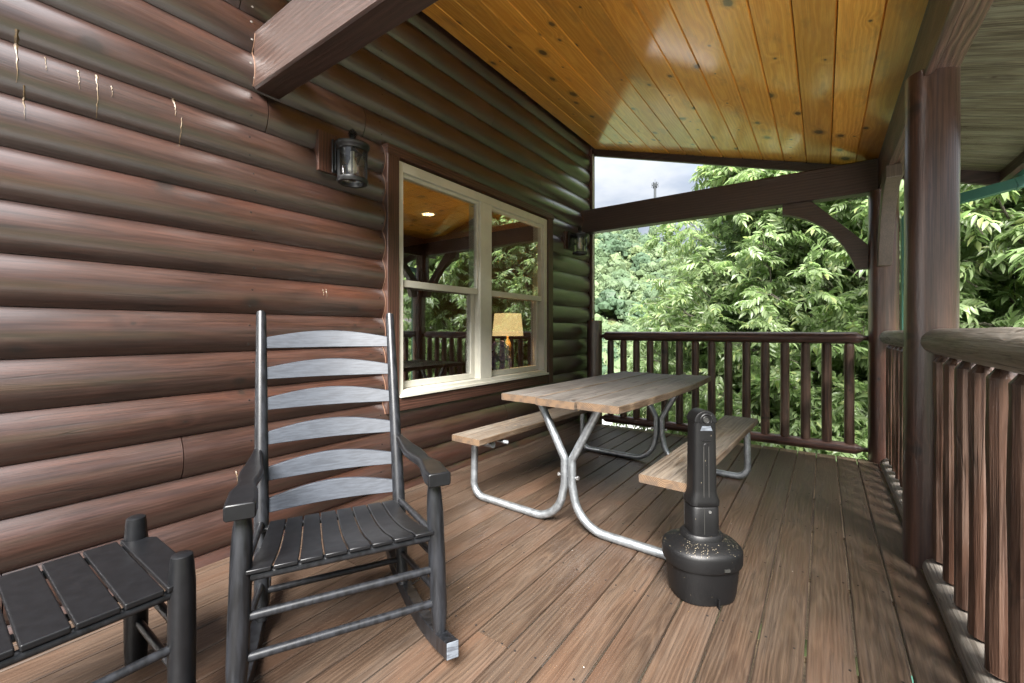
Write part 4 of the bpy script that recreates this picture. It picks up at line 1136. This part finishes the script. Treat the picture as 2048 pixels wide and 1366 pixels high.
# ------------------------------------------------------------------ cigarette receptacle
def build_receptacle():
    t = thing('cigarette_receptacle', 'black plastic outdoor ashtray stand with tall neck and sandy oval base', 'ashtray stand', (-0.432, 2.02, 0), R(40))
    sx, sy = 1.0, 0.86
    body = MB().lathe([(0.118, 0.0), (0.128, 0.006), (0.134, 0.03), (0.142, 0.10), (0.147, 0.150), (0.147, 0.158)], 44, sx=sx, sy=sy, power=2.5)
    body.obj('bucket', 'plastic', t)
    lid = MB().lathe([(0.150, 0.145), (0.158, 0.148), (0.161, 0.156), (0.1615, 0.200), (0.158, 0.212), (0.148, 0.222), (0.120, 0.235), (0.095, 0.243), (0.088, 0.247), (0.0865, 0.262), (0.080, 0.270), (0.060, 0.272)], 44, sx=sx, sy=sy, power=2.35)
    lid = lid.obj('lid', 'plastic', t)
    MB().box(-0.012, 0.012, -0.004, 0.004, 0.160, 0.170).obj('latch_slot', 'gasket', lid, (0.035, -0.139, 0), (0, 0, R(4)))
    MB().tube([(0.15 * math.cos(a), 0.15 * 0.86 * math.sin(a), 0.146) for a in [2 * PI * k / 40 for k in range(41)]], 0.004, 6, caps=False).obj('seam_bead', 'plastic', lid)
    yaw = R(-2)
    def neck(name, secs, power=3.6):
        mb = MB(); seg = 36
        for z, ax, ay in secs:
            for k in range(seg):
                a = 2 * PI * k / seg; c_, s_ = math.cos(a), math.sin(a); e = 2.0 / power
                mb.v.append((ax * math.copysign(abs(c_) ** e, c_), ay * math.copysign(abs(s_) ** e, s_), z))
        for i in range(len(secs) - 1):
            for k in range(seg):
                a, b = i * seg + k, i * seg + (k + 1) % seg; mb.f.append((a, b, b + seg, a + seg)); mb.mi.append(0); mb.sm.append(True)
        mb.f.append(tuple(range(seg - 1, -1, -1))); mb.f.append(tuple((len(secs) - 1) * seg + k for k in range(seg))); mb.mi += [0, 0]; mb.sm += [False, False]
        return mb.obj(name, 'plastic', t, (0, 0, 0), (0, 0, yaw))
    neck('neck_base', [(0.262, 0.062, 0.052), (0.30, 0.0615, 0.0515), (0.382, 0.0605, 0.0505), (0.386, 0.058, 0.048)], 4.5)
    nk = neck('neck', [(0.388, 0.060, 0.050), (0.392, 0.0635, 0.053), (0.412, 0.0635, 0.053), (0.440, 0.054, 0.046), (0.46, 0.0530, 0.045), (0.60, 0.0515, 0.044), (0.715, 0.0500, 0.0425), (0.745, 0.0495, 0.042)], 4.5)
    # rounded top: flat slab with a half-round head
    poly = [(-0.0492, 0.744)] + [(0.0492 * math.cos(a), 0.748 + 0.049 * math.sin(a)) for a in [PI - PI * k / 18 for k in range(19)]] + [(0.0492, 0.744)]
    b = MB().prism(poly[::-1], 'y', -0.0415, 0.0415, smooth=False).obj('neck_head', 'plastic', t, (0, 0, 0), (0, 0, yaw)); bevel(b, 0.010, 3)
    # butt hole with raised collar and a worn metal-coloured emblem plate below it
    MB().lathe([(0.011, -0.010), (0.011, 0.0015)], 20).obj('butt_hole', 'gasket', nk, (0.0, -0.0405, 0.758), (R(90), 0, 0))
    mb = MB().tube([(0.024 * math.cos(a), 0, 0.024 * math.sin(a)) for a in [-0.5 + (PI + 1.0) * k / 24 for k in range(25)]], 0.004, 6)
    mb.tube([(0.014 * math.cos(a), 0, 0.014 * math.sin(a)) for a in [2 * PI * k / 20 for k in range(21)]], 0.0025, 6, caps=False)
    for k in range(9):
        a = -0.2 + (PI + 0.4) * k / 8; mb.tube([(0.026 * math.cos(a), 0, 0.026 * math.sin(a)), (0.031 * math.cos(a), 0, 0.031 * math.sin(a))], 0.0022, 5)
    mb.obj('hole_collar', 'plastic', nk, (0, -0.0425, 0.758))
    MB().prism([(-0.026, 0), (0.026, 0), (0.018, 0.020), (-0.018, 0.020)][::-1], 'y', -0.0435, -0.040).obj('emblem_plate', 'pale_grey', nk, (0, -0.0015, 0.712))
    MB().box(-0.018, 0.018, -0.0460, -0.042, 0.668, 0.6715).obj('moulded_rib', 'plastic', nk)
    for x in (-0.012, 0.010):
        MB().tube([(x, -0.0435 - 0.0012, 0.645), (x, -0.0470, 0.42)], 0.0022, 6).obj('moulded_rib', 'gasket', nk)
    MB().tube([(-0.001 + 0.011 * math.cos(a), -0.0437, 0.645 + 0.011 * math.sin(a)) for a in [PI * k / 10 for k in range(11)]], 0.0022, 6).obj('moulded_rib', 'plastic', nk)
    MB().tube([(-0.012, -0.0515, 0.38), (-0.012, -0.0530, 0.272)], 0.0016, 6).obj('moulded_rib', 'gasket', nk)
    MB().lathe([(0.006, 0), (0.006, 0.004)], 10).obj('screw', 'zinc_bolt', nk, (0.012, -0.050, 0.368), (R(90), 0, 0))
    MB().box(-0.003, 0.003, -0.010, 0.004, 0.0, 0.040).obj('foot_rib', 'plastic', t, (0.01, -0.116, 0), (0, 0, 0))
build_receptacle()

#@@TREES
# ------------------------------------------------------------------ vegetation
def leaf_template(seed, pairs=5):
    """one compound leaf: drooping stalk with paired, folded, pointed leaflets; stalk along +x, unit length"""
    rng = random.Random(seed); V = []; F = []
    def stalk(t): return np.array([t * (1 - 0.08 * t), 0.02 * math.sin(3 * t), -0.30 * t * t])
    def leaflet(p, d, L, w):
        d = d / np.linalg.norm(d); side = np.cross(d, [0, 0, 1.0]); side /= (np.linalg.norm(side) + 1e-9); up = np.cross(side, d)
        o = len(V); roll = rng.uniform(-0.5, 0.5)
        s2 = side * math.cos(roll) + up * math.sin(roll); u2 = -side * math.sin(roll) + up * math.cos(roll)
        tip = p + d * L + np.array([0, 0, -0.22 * L])
        m1 = p + d * L * 0.32; m2 = p + d * L * 0.68 + np.array([0, 0, -0.07 * L])
        fold = u2 * w * 0.42
        V.extend([p, m1 + s2 * w + fold, m1, m1 - s2 * w + fold, m2 + s2 * w * 0.78 + fold, m2, m2 - s2 * w * 0.78 + fold, tip])
        F.extend([(o, o + 2, o + 1), (o, o + 3, o + 2), (o + 1, o + 2, o + 5, o + 4), (o + 2, o + 3, o + 6, o + 5), (o + 4, o + 5, o + 7), (o + 5, o + 6, o + 7)])
    for i in range(pairs):
        t = 0.22 + 0.66 * i / (pairs - 1); p = stalk(t)
        L = 0.34 + 0.10 * math.sin(PI * (i + 1) / (pairs + 1)) + rng.uniform(-0.04, 0.04)
        for s in (-1, 1):
            leaflet(p, np.array([0.55 + rng.uniform(-0.15, 0.2), s * 0.85, -0.45 + rng.uniform(-0.35, 0.2)]), L, L * rng.uniform(0.155, 0.20))
    leaflet(stalk(0.97), np.array([1.0, 0, -0.6]), 0.44, 0.085)
    o = len(V); n = 5
    for i in range(n):
        p = stalk(i / (n - 1)); V.extend([p + np.array([0, 0.007, 0]), p - np.array([0, 0.007, 0])])
    for i in range(n - 1): F.append((o + 2 * i, o + 2 * i + 1, o + 2 * i + 3, o + 2 * i + 2))
    return np.array(V), F


LEAVES = [leaf_template(300 + i, 4 + i % 2) for i in range(6)]


def frames(f, rng, n):
    """rotation matrices whose x column is f, roughly upright"""
    f = f / np.linalg.norm(f, axis=1, keepdims=True)
    up = np.tile([0, 0, 1.0], (n, 1)) + rng.normal(0, 0.50, (n, 3))
    y = np.cross(up, f); y /= np.linalg.norm(y, axis=1, keepdims=True); z = np.cross(f, y)
    return np.stack([f, y, z], axis=2)


def big_mesh(name, verts, faces_loops, counts, mat, smooth=True):
    me = bpy.data.meshes.new(name)
    me.vertices.add(len(verts)); me.vertices.foreach_set('co', verts.astype(np.float32).ravel())
    me.loops.add(len(faces_loops)); me.loops.foreach_set('vertex_index', faces_loops.astype(np.int32))
    me.polygons.add(len(counts)); st = np.zeros(len(counts), np.int32); st[1:] = np.cumsum(counts)[:-1]
    me.polygons.foreach_set('loop_start', st); me.polygons.foreach_set('loop_total', counts.astype(np.int32))
    me.polygons.foreach_set('use_smooth', np.full(len(counts), smooth))
    me.materials.append(M[mat]); me.update(calc_edges=True); me.validate(); return me


def scatter(templates, pos, rot, scl, which):
    vs = []; loops = []; counts = []; off = 0
    for k, (V, F) in enumerate(templates):
        idx = np.where(which == k)[0]
        if not len(idx): continue
        W = np.einsum('nij,vj->nvi', rot[idx], V) * scl[idx][:, None, None] + pos[idx][:, None, :]
        n, nv = W.shape[0], V.shape[0]
        vs.append(W.reshape(-1, 3))
        fl = np.concatenate([np.array(q) for q in F]); fc = np.array([len(q) for q in F])
        loops.append((fl[None, :] + (np.arange(n) * nv)[:, None]).ravel() + off); counts.append(np.tile(fc, n)); off += n * nv
    return np.concatenate(vs), np.concatenate(loops), np.concatenate(counts)


CAMV = np.array([0, 0, CAM_H])


def cam_uv(p):
    th = R(35.678); c, s = math.cos(th), math.sin(th)
    dep = -p[:, 0] * s + p[:, 1] * c; r = p[:, 0] * c + p[:, 1] * s
    return 1024 + 867 * r / dep, 661 - 867 * (p[:, 2] - CAM_H) / dep, dep


def make_tree(label, base, height, spread, seed, limbs=16, twigs=9, per=7, leaf=(0.21, 0.32), mat='leaf', low=0.15, nparts=60, trunk_r=0.06, stems=1, name='hickory_tree', cat='tree', lean=(0, 0), group=None, fill=230):
    rng = random.Random(seed); nr = np.random.default_rng(seed)
    gz = ground_z(base[0], base[1])
    t = thing(name, label, cat, (base[0], base[1], gz), group=group)
    H = height - gz
    mb = MB(); P = []; D = []
    for st in range(stems):
        off = Vector((rng.uniform(-0.25, 0.25), rng.uniform(-0.25, 0.25), 0)) * (1 if stems > 1 else 0)
        tp = []; n = 14; hh = H * (1 - 0.12 * st)
        ph1, ph2 = rng.uniform(0, 6), rng.uniform(0, 6)
        lx, ly = lean[0] + rng.uniform(-0.06, 0.06) * (stems > 1) * 3, lean[1] + rng.uniform(-0.06, 0.06) * (stems > 1) * 3
        for i in range(n):
            q = i / (n - 1)
            tp.append(off + Vector((0.10 * math.sin(3 * q + ph1) * q + lx * q * hh, 0.10 * math.sin(4 * q + ph2) * q + ly * q * hh, q * hh)))
        r0 = trunk_r * (1 if st == 0 else 0.75)
        mb.tube(tp, [r0 * (1 - 0.92 * (i / (n - 1))) + 0.005 for i in range(n)], 9, wob=0.04, rng=rng)
        nl = max(4, int(limbs / stems))
        for k in range(nl):
            q = low + (0.99 - low) * (k + rng.random() * 0.8) / nl
            i0 = min(n - 2, int(q * (n - 1))); fr = q * (n - 1) - i0
            p = tp[i0].lerp(tp[i0 + 1], fr)
            az = k * 2.4 + rng.uniform(-0.6, 0.6)
            # crown narrows towards the top
            env = math.sin(PI * min(1, 0.25 + 0.75 * (q - low) / (1 - low))) ** 0.7
            Ls = spread * (0.35 + 0.75 * env) * rng.uniform(0.75, 1.1)
            el = 0.50 + 0.55 * q + rng.uniform(-0.4, 0.3)
            d = Vector((math.cos(az) * math.cos(el), math.sin(az) * math.cos(el), math.sin(el)))
            lp = [p]; m_ = 7
            for j in range(1, m_):
                d = (d + Vector((rng.uniform(-.12, .12), rng.uniform(-.12, .12), rng.uniform(-.10, .10)))).normalized()
                lp.append(lp[-1] + d * Ls / (m_ - 1))
            rl = r0 * 0.42 * (1 - 0.55 * q)
            mb.tube(lp, [rl * (1 - 0.85 * j / (m_ - 1)) + 0.003 for j in range(m_)], 6)
            for w in range(twigs):
                u_ = 0.22 + 0.78 * (w + rng.random()) / twigs
                j = min(m_ - 2, int(u_ * (m_ - 1))); q0 = lp[j].lerp(lp[j + 1], u_ * (m_ - 1) - j)
                dd = (d * 0.6 + Vector((rng.gauss(0, 1), rng.gauss(0, 1), rng.gauss(0.15, 0.6))).normalized()).normalized()
                tl = spread * rng.uniform(0.12, 0.30); q1 = q0 + dd * tl * 0.55; q2 = q1 + (dd + Vector((0, 0, -0.25))).normalized() * tl * 0.45
                mb.tube([q0, q1, q2], [0.006, 0.0045, 0.003], 4, caps=False)
                for e in range(per):
                    x = 0.30 + 0.70 * (e + rng.random()) / per
                    pp = q0.lerp(q1, x / 0.55) if x < 0.55 else q1.lerp(q2, (x - 0.55) / 0.45)
                    b = Vector((rng.gauss(0, 1), rng.gauss(0, 1), rng.gauss(0.0, 0.7)))
                    ld = (dd * 0.55 + b.normalized()).normalized()
                    ld.z = ld.z * 0.85 - 0.06
                    P.append(tuple(pp)); D.append(tuple(ld))
    # finer sprigs filling the crown between the limbs
    for k in range(fill):
        q = low + (1.0 - low) * rng.random() ** 0.85
        env = math.sin(PI * min(1, 0.22 + 0.76 * (q - low) / (1 - low))) ** 0.6
        az = rng.uniform(0, 2 * PI); rr_ = spread * (0.25 + 0.95 * env * math.sqrt(rng.random()))
        c0 = Vector((lean[0] * q * H, lean[1] * q * H, q * H)); out = Vector((math.cos(az), math.sin(az), rng.uniform(-0.1, 0.6)))
        q2 = c0 + Vector((math.cos(az) * rr_, math.sin(az) * rr_, rng.uniform(-0.2, 0.2))); q0 = q2 - out.normalized() * rng.uniform(0.3, 0.55) - Vector((0, 0, 0.06)); q1 = q0.lerp(q2, 0.55) + Vector((0, 0, 0.05))
        mb.tube([q0, q1, q2], [0.0065, 0.0045, 0.003], 4, caps=False)
        for e in range(7):
            x = 0.25 + 0.75 * (e + rng.random()) / 7; pp = q0.lerp(q1, x / 0.55) if x < 0.55 else q1.lerp(q2, (x - 0.55) / 0.45)
            ld = (out.normalized() * 0.5 + Vector((rng.gauss(0, 1), rng.gauss(0, 1), rng.gauss(-0.1, 0.4))).normalized()).normalized(); ld.z = ld.z * 0.85 - 0.08
            P.append(tuple(pp)); D.append(tuple(ld))
    tr = mb.obj('trunk', 'bark', t)
    P = np.array(P); D = np.array(D); N = len(P)
    Rm = frames(D, nr, N); S = nr.uniform(leaf[0], leaf[1], N); which = nr.integers(0, len(LEAVES), N)
    # the leaves that show largest become parts of their own
    wp = P + np.array([base[0], base[1], gz])
    u, v, dep = cam_uv(wp)
    ok = (dep > 0.5) & (u > 1190) & (u < 2040) & (v > 320) & (v < 900)
    score = np.where(ok, S / np.maximum(dep, 0.5), 0) ; pick = np.argsort(-score)[:nparts]; pick = pick[score[pick] > 0]
    keep = np.ones(N, bool); keep[pick] = False
    for i in pick:
        me = LEAF_MESH[mat][which[i]]
        o = bpy.data.objects.new('leaf', me); C.objects.link(o); o.parent = t
        o.matrix_local = Matrix.Translation(P[i]) @ Matrix(Rm[i].tolist()).to_4x4() @ Matrix.Scale(float(S[i]), 4)
    vs_, lo, co = scatter(LEAVES, P[keep], Rm[keep], S[keep], which[keep])
    cr = place('crown', big_mesh('crown', vs_, lo, co, mat), t); cr['kind'] = 'stuff'
    return t


LEAF_MESH = {}
for mt in ('leaf', 'leaf_low'):
    LEAF_MESH[mt] = []
    for V, F in LEAVES:
        mb = MB(); mb.add([tuple(p) for p in V], F, 0, True); LEAF_MESH[mt].append(mb.mesh('leaf', mt))


def build_trees():
    make_tree('large leafy tree filling the view behind the middle of the end railing', (-0.85, 9.0), 4.6, 1.95, 51, limbs=26, twigs=12, per=10, low=0.22, trunk_r=0.085, nparts=90)
    make_tree('slender leafy tree directly behind the corner post', (0.75, 8.6), 4.9, 1.8, 52, limbs=24, twigs=12, per=10, low=0.22, trunk_r=0.07, nparts=90)
    make_tree('leafy tree right of the nearest post with broad pale leaves', (2.15, 7.5), 4.7, 1.7, 53, limbs=24, twigs=12, per=10, low=0.22, trunk_r=0.07, nparts=90, leaf=(0.25, 0.36))
    make_tree('tree behind with bare thin stems showing between its leaves', (0.0, 12.6), 5.6, 2.6, 54, limbs=26, twigs=10, per=8, low=0.2, stems=3, trunk_r=0.07, nparts=20)
    make_tree('second leafy tree close behind the largest one, left of the curved brace', (-1.35, 10.9), 4.3, 1.6, 61, limbs=24, twigs=12, per=10, low=0.25, trunk_r=0.07, nparts=40)
    make_tree('leafy tree partly hidden between the large tree and the corner post', (-0.05, 10.4), 4.8, 2.0, 62, limbs=24, twigs=12, per=10, low=0.2, trunk_r=0.06, nparts=40)
    make_tree('far leafy tree rising right behind the downspout', (3.1, 12.0), 5.8, 2.6, 55, limbs=24, twigs=10, per=8, low=0.2, stems=2, trunk_r=0.08, nparts=20)
    make_tree('low rounded leafy tree behind the left half of the end railing', (-2.2, 9.8), 1.35, 1.45, 56, limbs=18, twigs=8, per=7, low=0.25, nparts=60, trunk_r=0.05, leaf=(0.22, 0.31))
    make_tree('bush growing under the deck end between the railing balusters', (-1.1, 8.0), 0.1, 1.2, 57, limbs=18, twigs=8, per=7, low=0.3, stems=3, nparts=60, mat='leaf_low', name='leafy_bush', cat='bush', leaf=(0.20, 0.30), trunk_r=0.035)
    make_tree('bush with dense leaves low beside the corner post', (0.45, 7.5), 0.1, 1.2, 58, limbs=18, twigs=8, per=7, low=0.3, stems=3, nparts=60, mat='leaf_low', name='leafy_bush', cat='bush', leaf=(0.20, 0.30), trunk_r=0.035)
    make_tree('bush below the nearest side railing', (2.0, 6.3), 0.35, 1.05, 59, limbs=16, twigs=8, per=7, low=0.3, stems=3, nparts=40, mat='leaf_low', name='leafy_bush', cat='bush', leaf=(0.20, 0.30), trunk_r=0.035)
build_trees()


# ------------------------------------------------------------------ hillside wood, ridge trees, mast, neighbour's house
def crown_template(seed, nb=14, ntuft=330):
    """billowy crown: jittered lobes with leaf tufts breaking the outline"""
    import bmesh
    rng = np.random.default_rng(seed); V = []; F = []
    bm = bmesh.new(); bmesh.ops.create_icosphere(bm, subdivisions=1, radius=1.0)
    bv = np.array([v.co[:] for v in bm.verts]); bf = [tuple(v.index for v in f.verts) for f in bm.faces]; bm.free()
    blobs = [(np.array([0, 0, 0.66]), 0.26)]
    for k in range(nb - 1):
        a = 2.4 * k + rng.uniform(-0.3, 0.3); q = math.sqrt((k + 0.5) / nb)
        blobs.append((np.array([0.34 * q * math.cos(a), 0.34 * q * math.sin(a), 0.70 - 0.42 * q * q + rng.uniform(-0.10, 0.06)]), rng.uniform(0.12, 0.20)))
    for c, r in blobs:
        o = len(V); w = bv * (1 + rng.normal(0, 0.13, (len(bv), 1))) * r * np.array([1, 1, 0.85]) + c
        w = (w - c) * 0.93 + c; V += list(w); F += [tuple(i + o for i in f) for f in bf]
    for i in range(ntuft):
        c, r = blobs[rng.integers(0, len(blobs))]
        d = rng.normal(0, 1, 3); d[2] = abs(d[2]) - 0.3; d /= np.linalg.norm(d); p = c + d * np.array([1, 1, 0.85]) * r * rng.uniform(0.98, 1.22)
        nrm = d + rng.normal(0, 0.35, 3); nrm /= np.linalg.norm(nrm)
        a = np.cross(nrm, rng.normal(0, 1, 3)); a /= np.linalg.norm(a); b = np.cross(nrm, a); s = rng.uniform(0.024, 0.046)
        o = len(V); V += [p - a * s, p + b * s, p + a * s]; F.append((o, o + 1, o + 2))
    return np.array(V), F


def build_far():
    tpl = [crown_template(700 + i) for i in range(8)]
    rng = np.random.default_rng(77)
    P = []; S = []
    def sca(n, az0, az1, r0, r1, s0, s1):
        az = np.radians(rng.uniform(az0, az1, n)); r = np.sqrt(rng.uniform(r0 ** 2, r1 ** 2, n))
        for a, q in zip(az, r):
            x, y = q * math.sin(a), q * math.cos(a); P.append((x, y, ground_z(x, y) - 1.5)); S.append(rng.uniform(s0, s1) * (0.75 + 0.25 * min(1, q / 150)))
    sca(760, -42, -4, 108, 247, 8.5, 12.5)
    sca(150, -42, -4, 60, 108, 6.5, 9.5)
    sca(160, -2, 75, 90, 245, 10, 15)
    sca(60, -40, -12, 34, 60, 5, 7.5)
    P = np.array(P); S = np.array(S); n = len(P)
    a = rng.uniform(0, 6.28, n); Rm = np.zeros((n, 3, 3)); k = rng.uniform(0.8, 1.15, n)
    Rm[:, 0, 0] = np.cos(a) * k; Rm[:, 0, 1] = -np.sin(a) * k; Rm[:, 1, 0] = np.sin(a) * k; Rm[:, 1, 1] = np.cos(a) * k; Rm[:, 2, 2] = 1.0
    which = rng.integers(0, 8, n)
    vs_, lo, co = scatter(tpl, P, Rm, S, which)
    me = big_mesh('forest', vs_, lo, co, 'forest', False)
    at = me.attributes.new('tint', 'FLOAT', 'POINT')
    tint = np.concatenate([np.repeat(np.clip(rng.normal(0.45, 0.36, (which == q).sum()), 0, 1), len(tpl[q][0])) for q in range(8)])
    at.data.foreach_set('value', tint.astype(np.float32))
    tag(place('forest', me), 'dense green deciduous wood covering the hillside', 'forest', kind='stuff')
    # trees standing out on the ridge
    lab = ['pale rounded tree standing alone on the ridge right of the mast', 'broad tree on the ridge at the left edge beside the wall', 'tall thin tree on the ridge below the mast', 'small tree where the ridge drops behind the big tree', 'bushy tree on the ridge line between its taller neighbours']
    for i, (u, h, wd) in enumerate(((1337, 17, 10), (1205, 14, 12), (1305, 19, 8), (1364, 13, 9), (1258, 15, 12))):
        azi = math.atan((u - 1024) / 867) - R(35.678); r = 228
        x, y = r * math.sin(azi), r * math.cos(azi); z = ground_z(x, y)
        t = thing('ridge_tree', lab[i], 'tree', (x, y, z), group='single trees along the ridge')
        MB().tube([(0, 0, -1), (0.2, 0, h * 0.3), (0, 0.1, h * 0.75)], [0.35, 0.25, 0.08], 7).obj('trunk', 'bark', t)
        V, F = crown_template(900 + i, 10, 420)
        mb = MB(); mb.add([(p[0] * wd, p[1] * wd, p[2] * h * 0.75 + h * 0.22) for p in V], F); o = mb.obj('crown', 'forest', t); o['kind'] = 'stuff'
        at = o.data.attributes.new('tint', 'FLOAT', 'POINT'); at.data.foreach_set('value', np.full(len(V), 0.25, np.float32))
    # mast
    u = 1310; azi = math.atan((u - 1024) / 867) - R(35.678); r = 262; x, y = r * math.sin(azi), r * math.cos(azi); z = ground_z(x, y)
    dep = r * math.cos(math.atan((u - 1024) / 867)); top = CAM_H + (661 - 366) / 867 * dep
    t = thing('radio_mast', 'slim phone mast with antennas rising above the wooded ridge', 'mast', (x, y, z))
    MB().tube([(0, 0, -1), (0, 0, top - z)], [0.9, 0.65], 10).obj('pole', 'steel_far', t)
    for hz, n in ((top - z - 1.2, 6), (top - z - 11.5, 3)):
        rg = MB().tube([(1.5 * math.cos(a), 1.5 * math.sin(a), hz) for a in [2 * PI * k / 12 for k in range(13)]], 0.14, 5, caps=False)
        for k in range(3): rg.tube([(0, 0, hz), (1.5 * math.cos(2 * PI * k / 3), 1.5 * math.sin(2 * PI * k / 3), hz)], 0.14, 5)
        rg.obj('antenna_ring', 'steel_far', t)
        for k in range(n):
            a = 2 * PI * k / n + 0.3; MB().box(-0.14, 0.14, -0.3, 0.3, -1.3, 1.3).obj('antenna', 'steel_far', t, (1.75 * math.cos(a), 1.75 * math.sin(a), hz), (0, 0, a))
    MB().tube([(0, 0, top - z), (0, 0, top - z + 2.2)], 0.09, 5).obj('lightning_rod', 'steel_far', t)
    # house whose roof shows as a reflection in the window
    t = thing('neighbour_house', 'neighbouring house with grey shingled roof reflected in the left window pane', 'house', (17.5, 17.0, ground_z(17.5, 17.0)), R(-40))
    MB().box(-5, 5, -4, 4, -0.5, 3.0).obj('wall', 'siding', t)
    MB().prism([(-5.0, 2.9), (5.0, 2.9), (0, 5.9)], 'x', -5.5, 5.5).obj('roof', 'shingle', t)
    for x in (-2.8, 0.4, 2.9): MB().box(x - 0.5, x + 0.5, -4.05, -3.98, 1.0, 2.2).obj('window', 'gasket', t)
build_far()
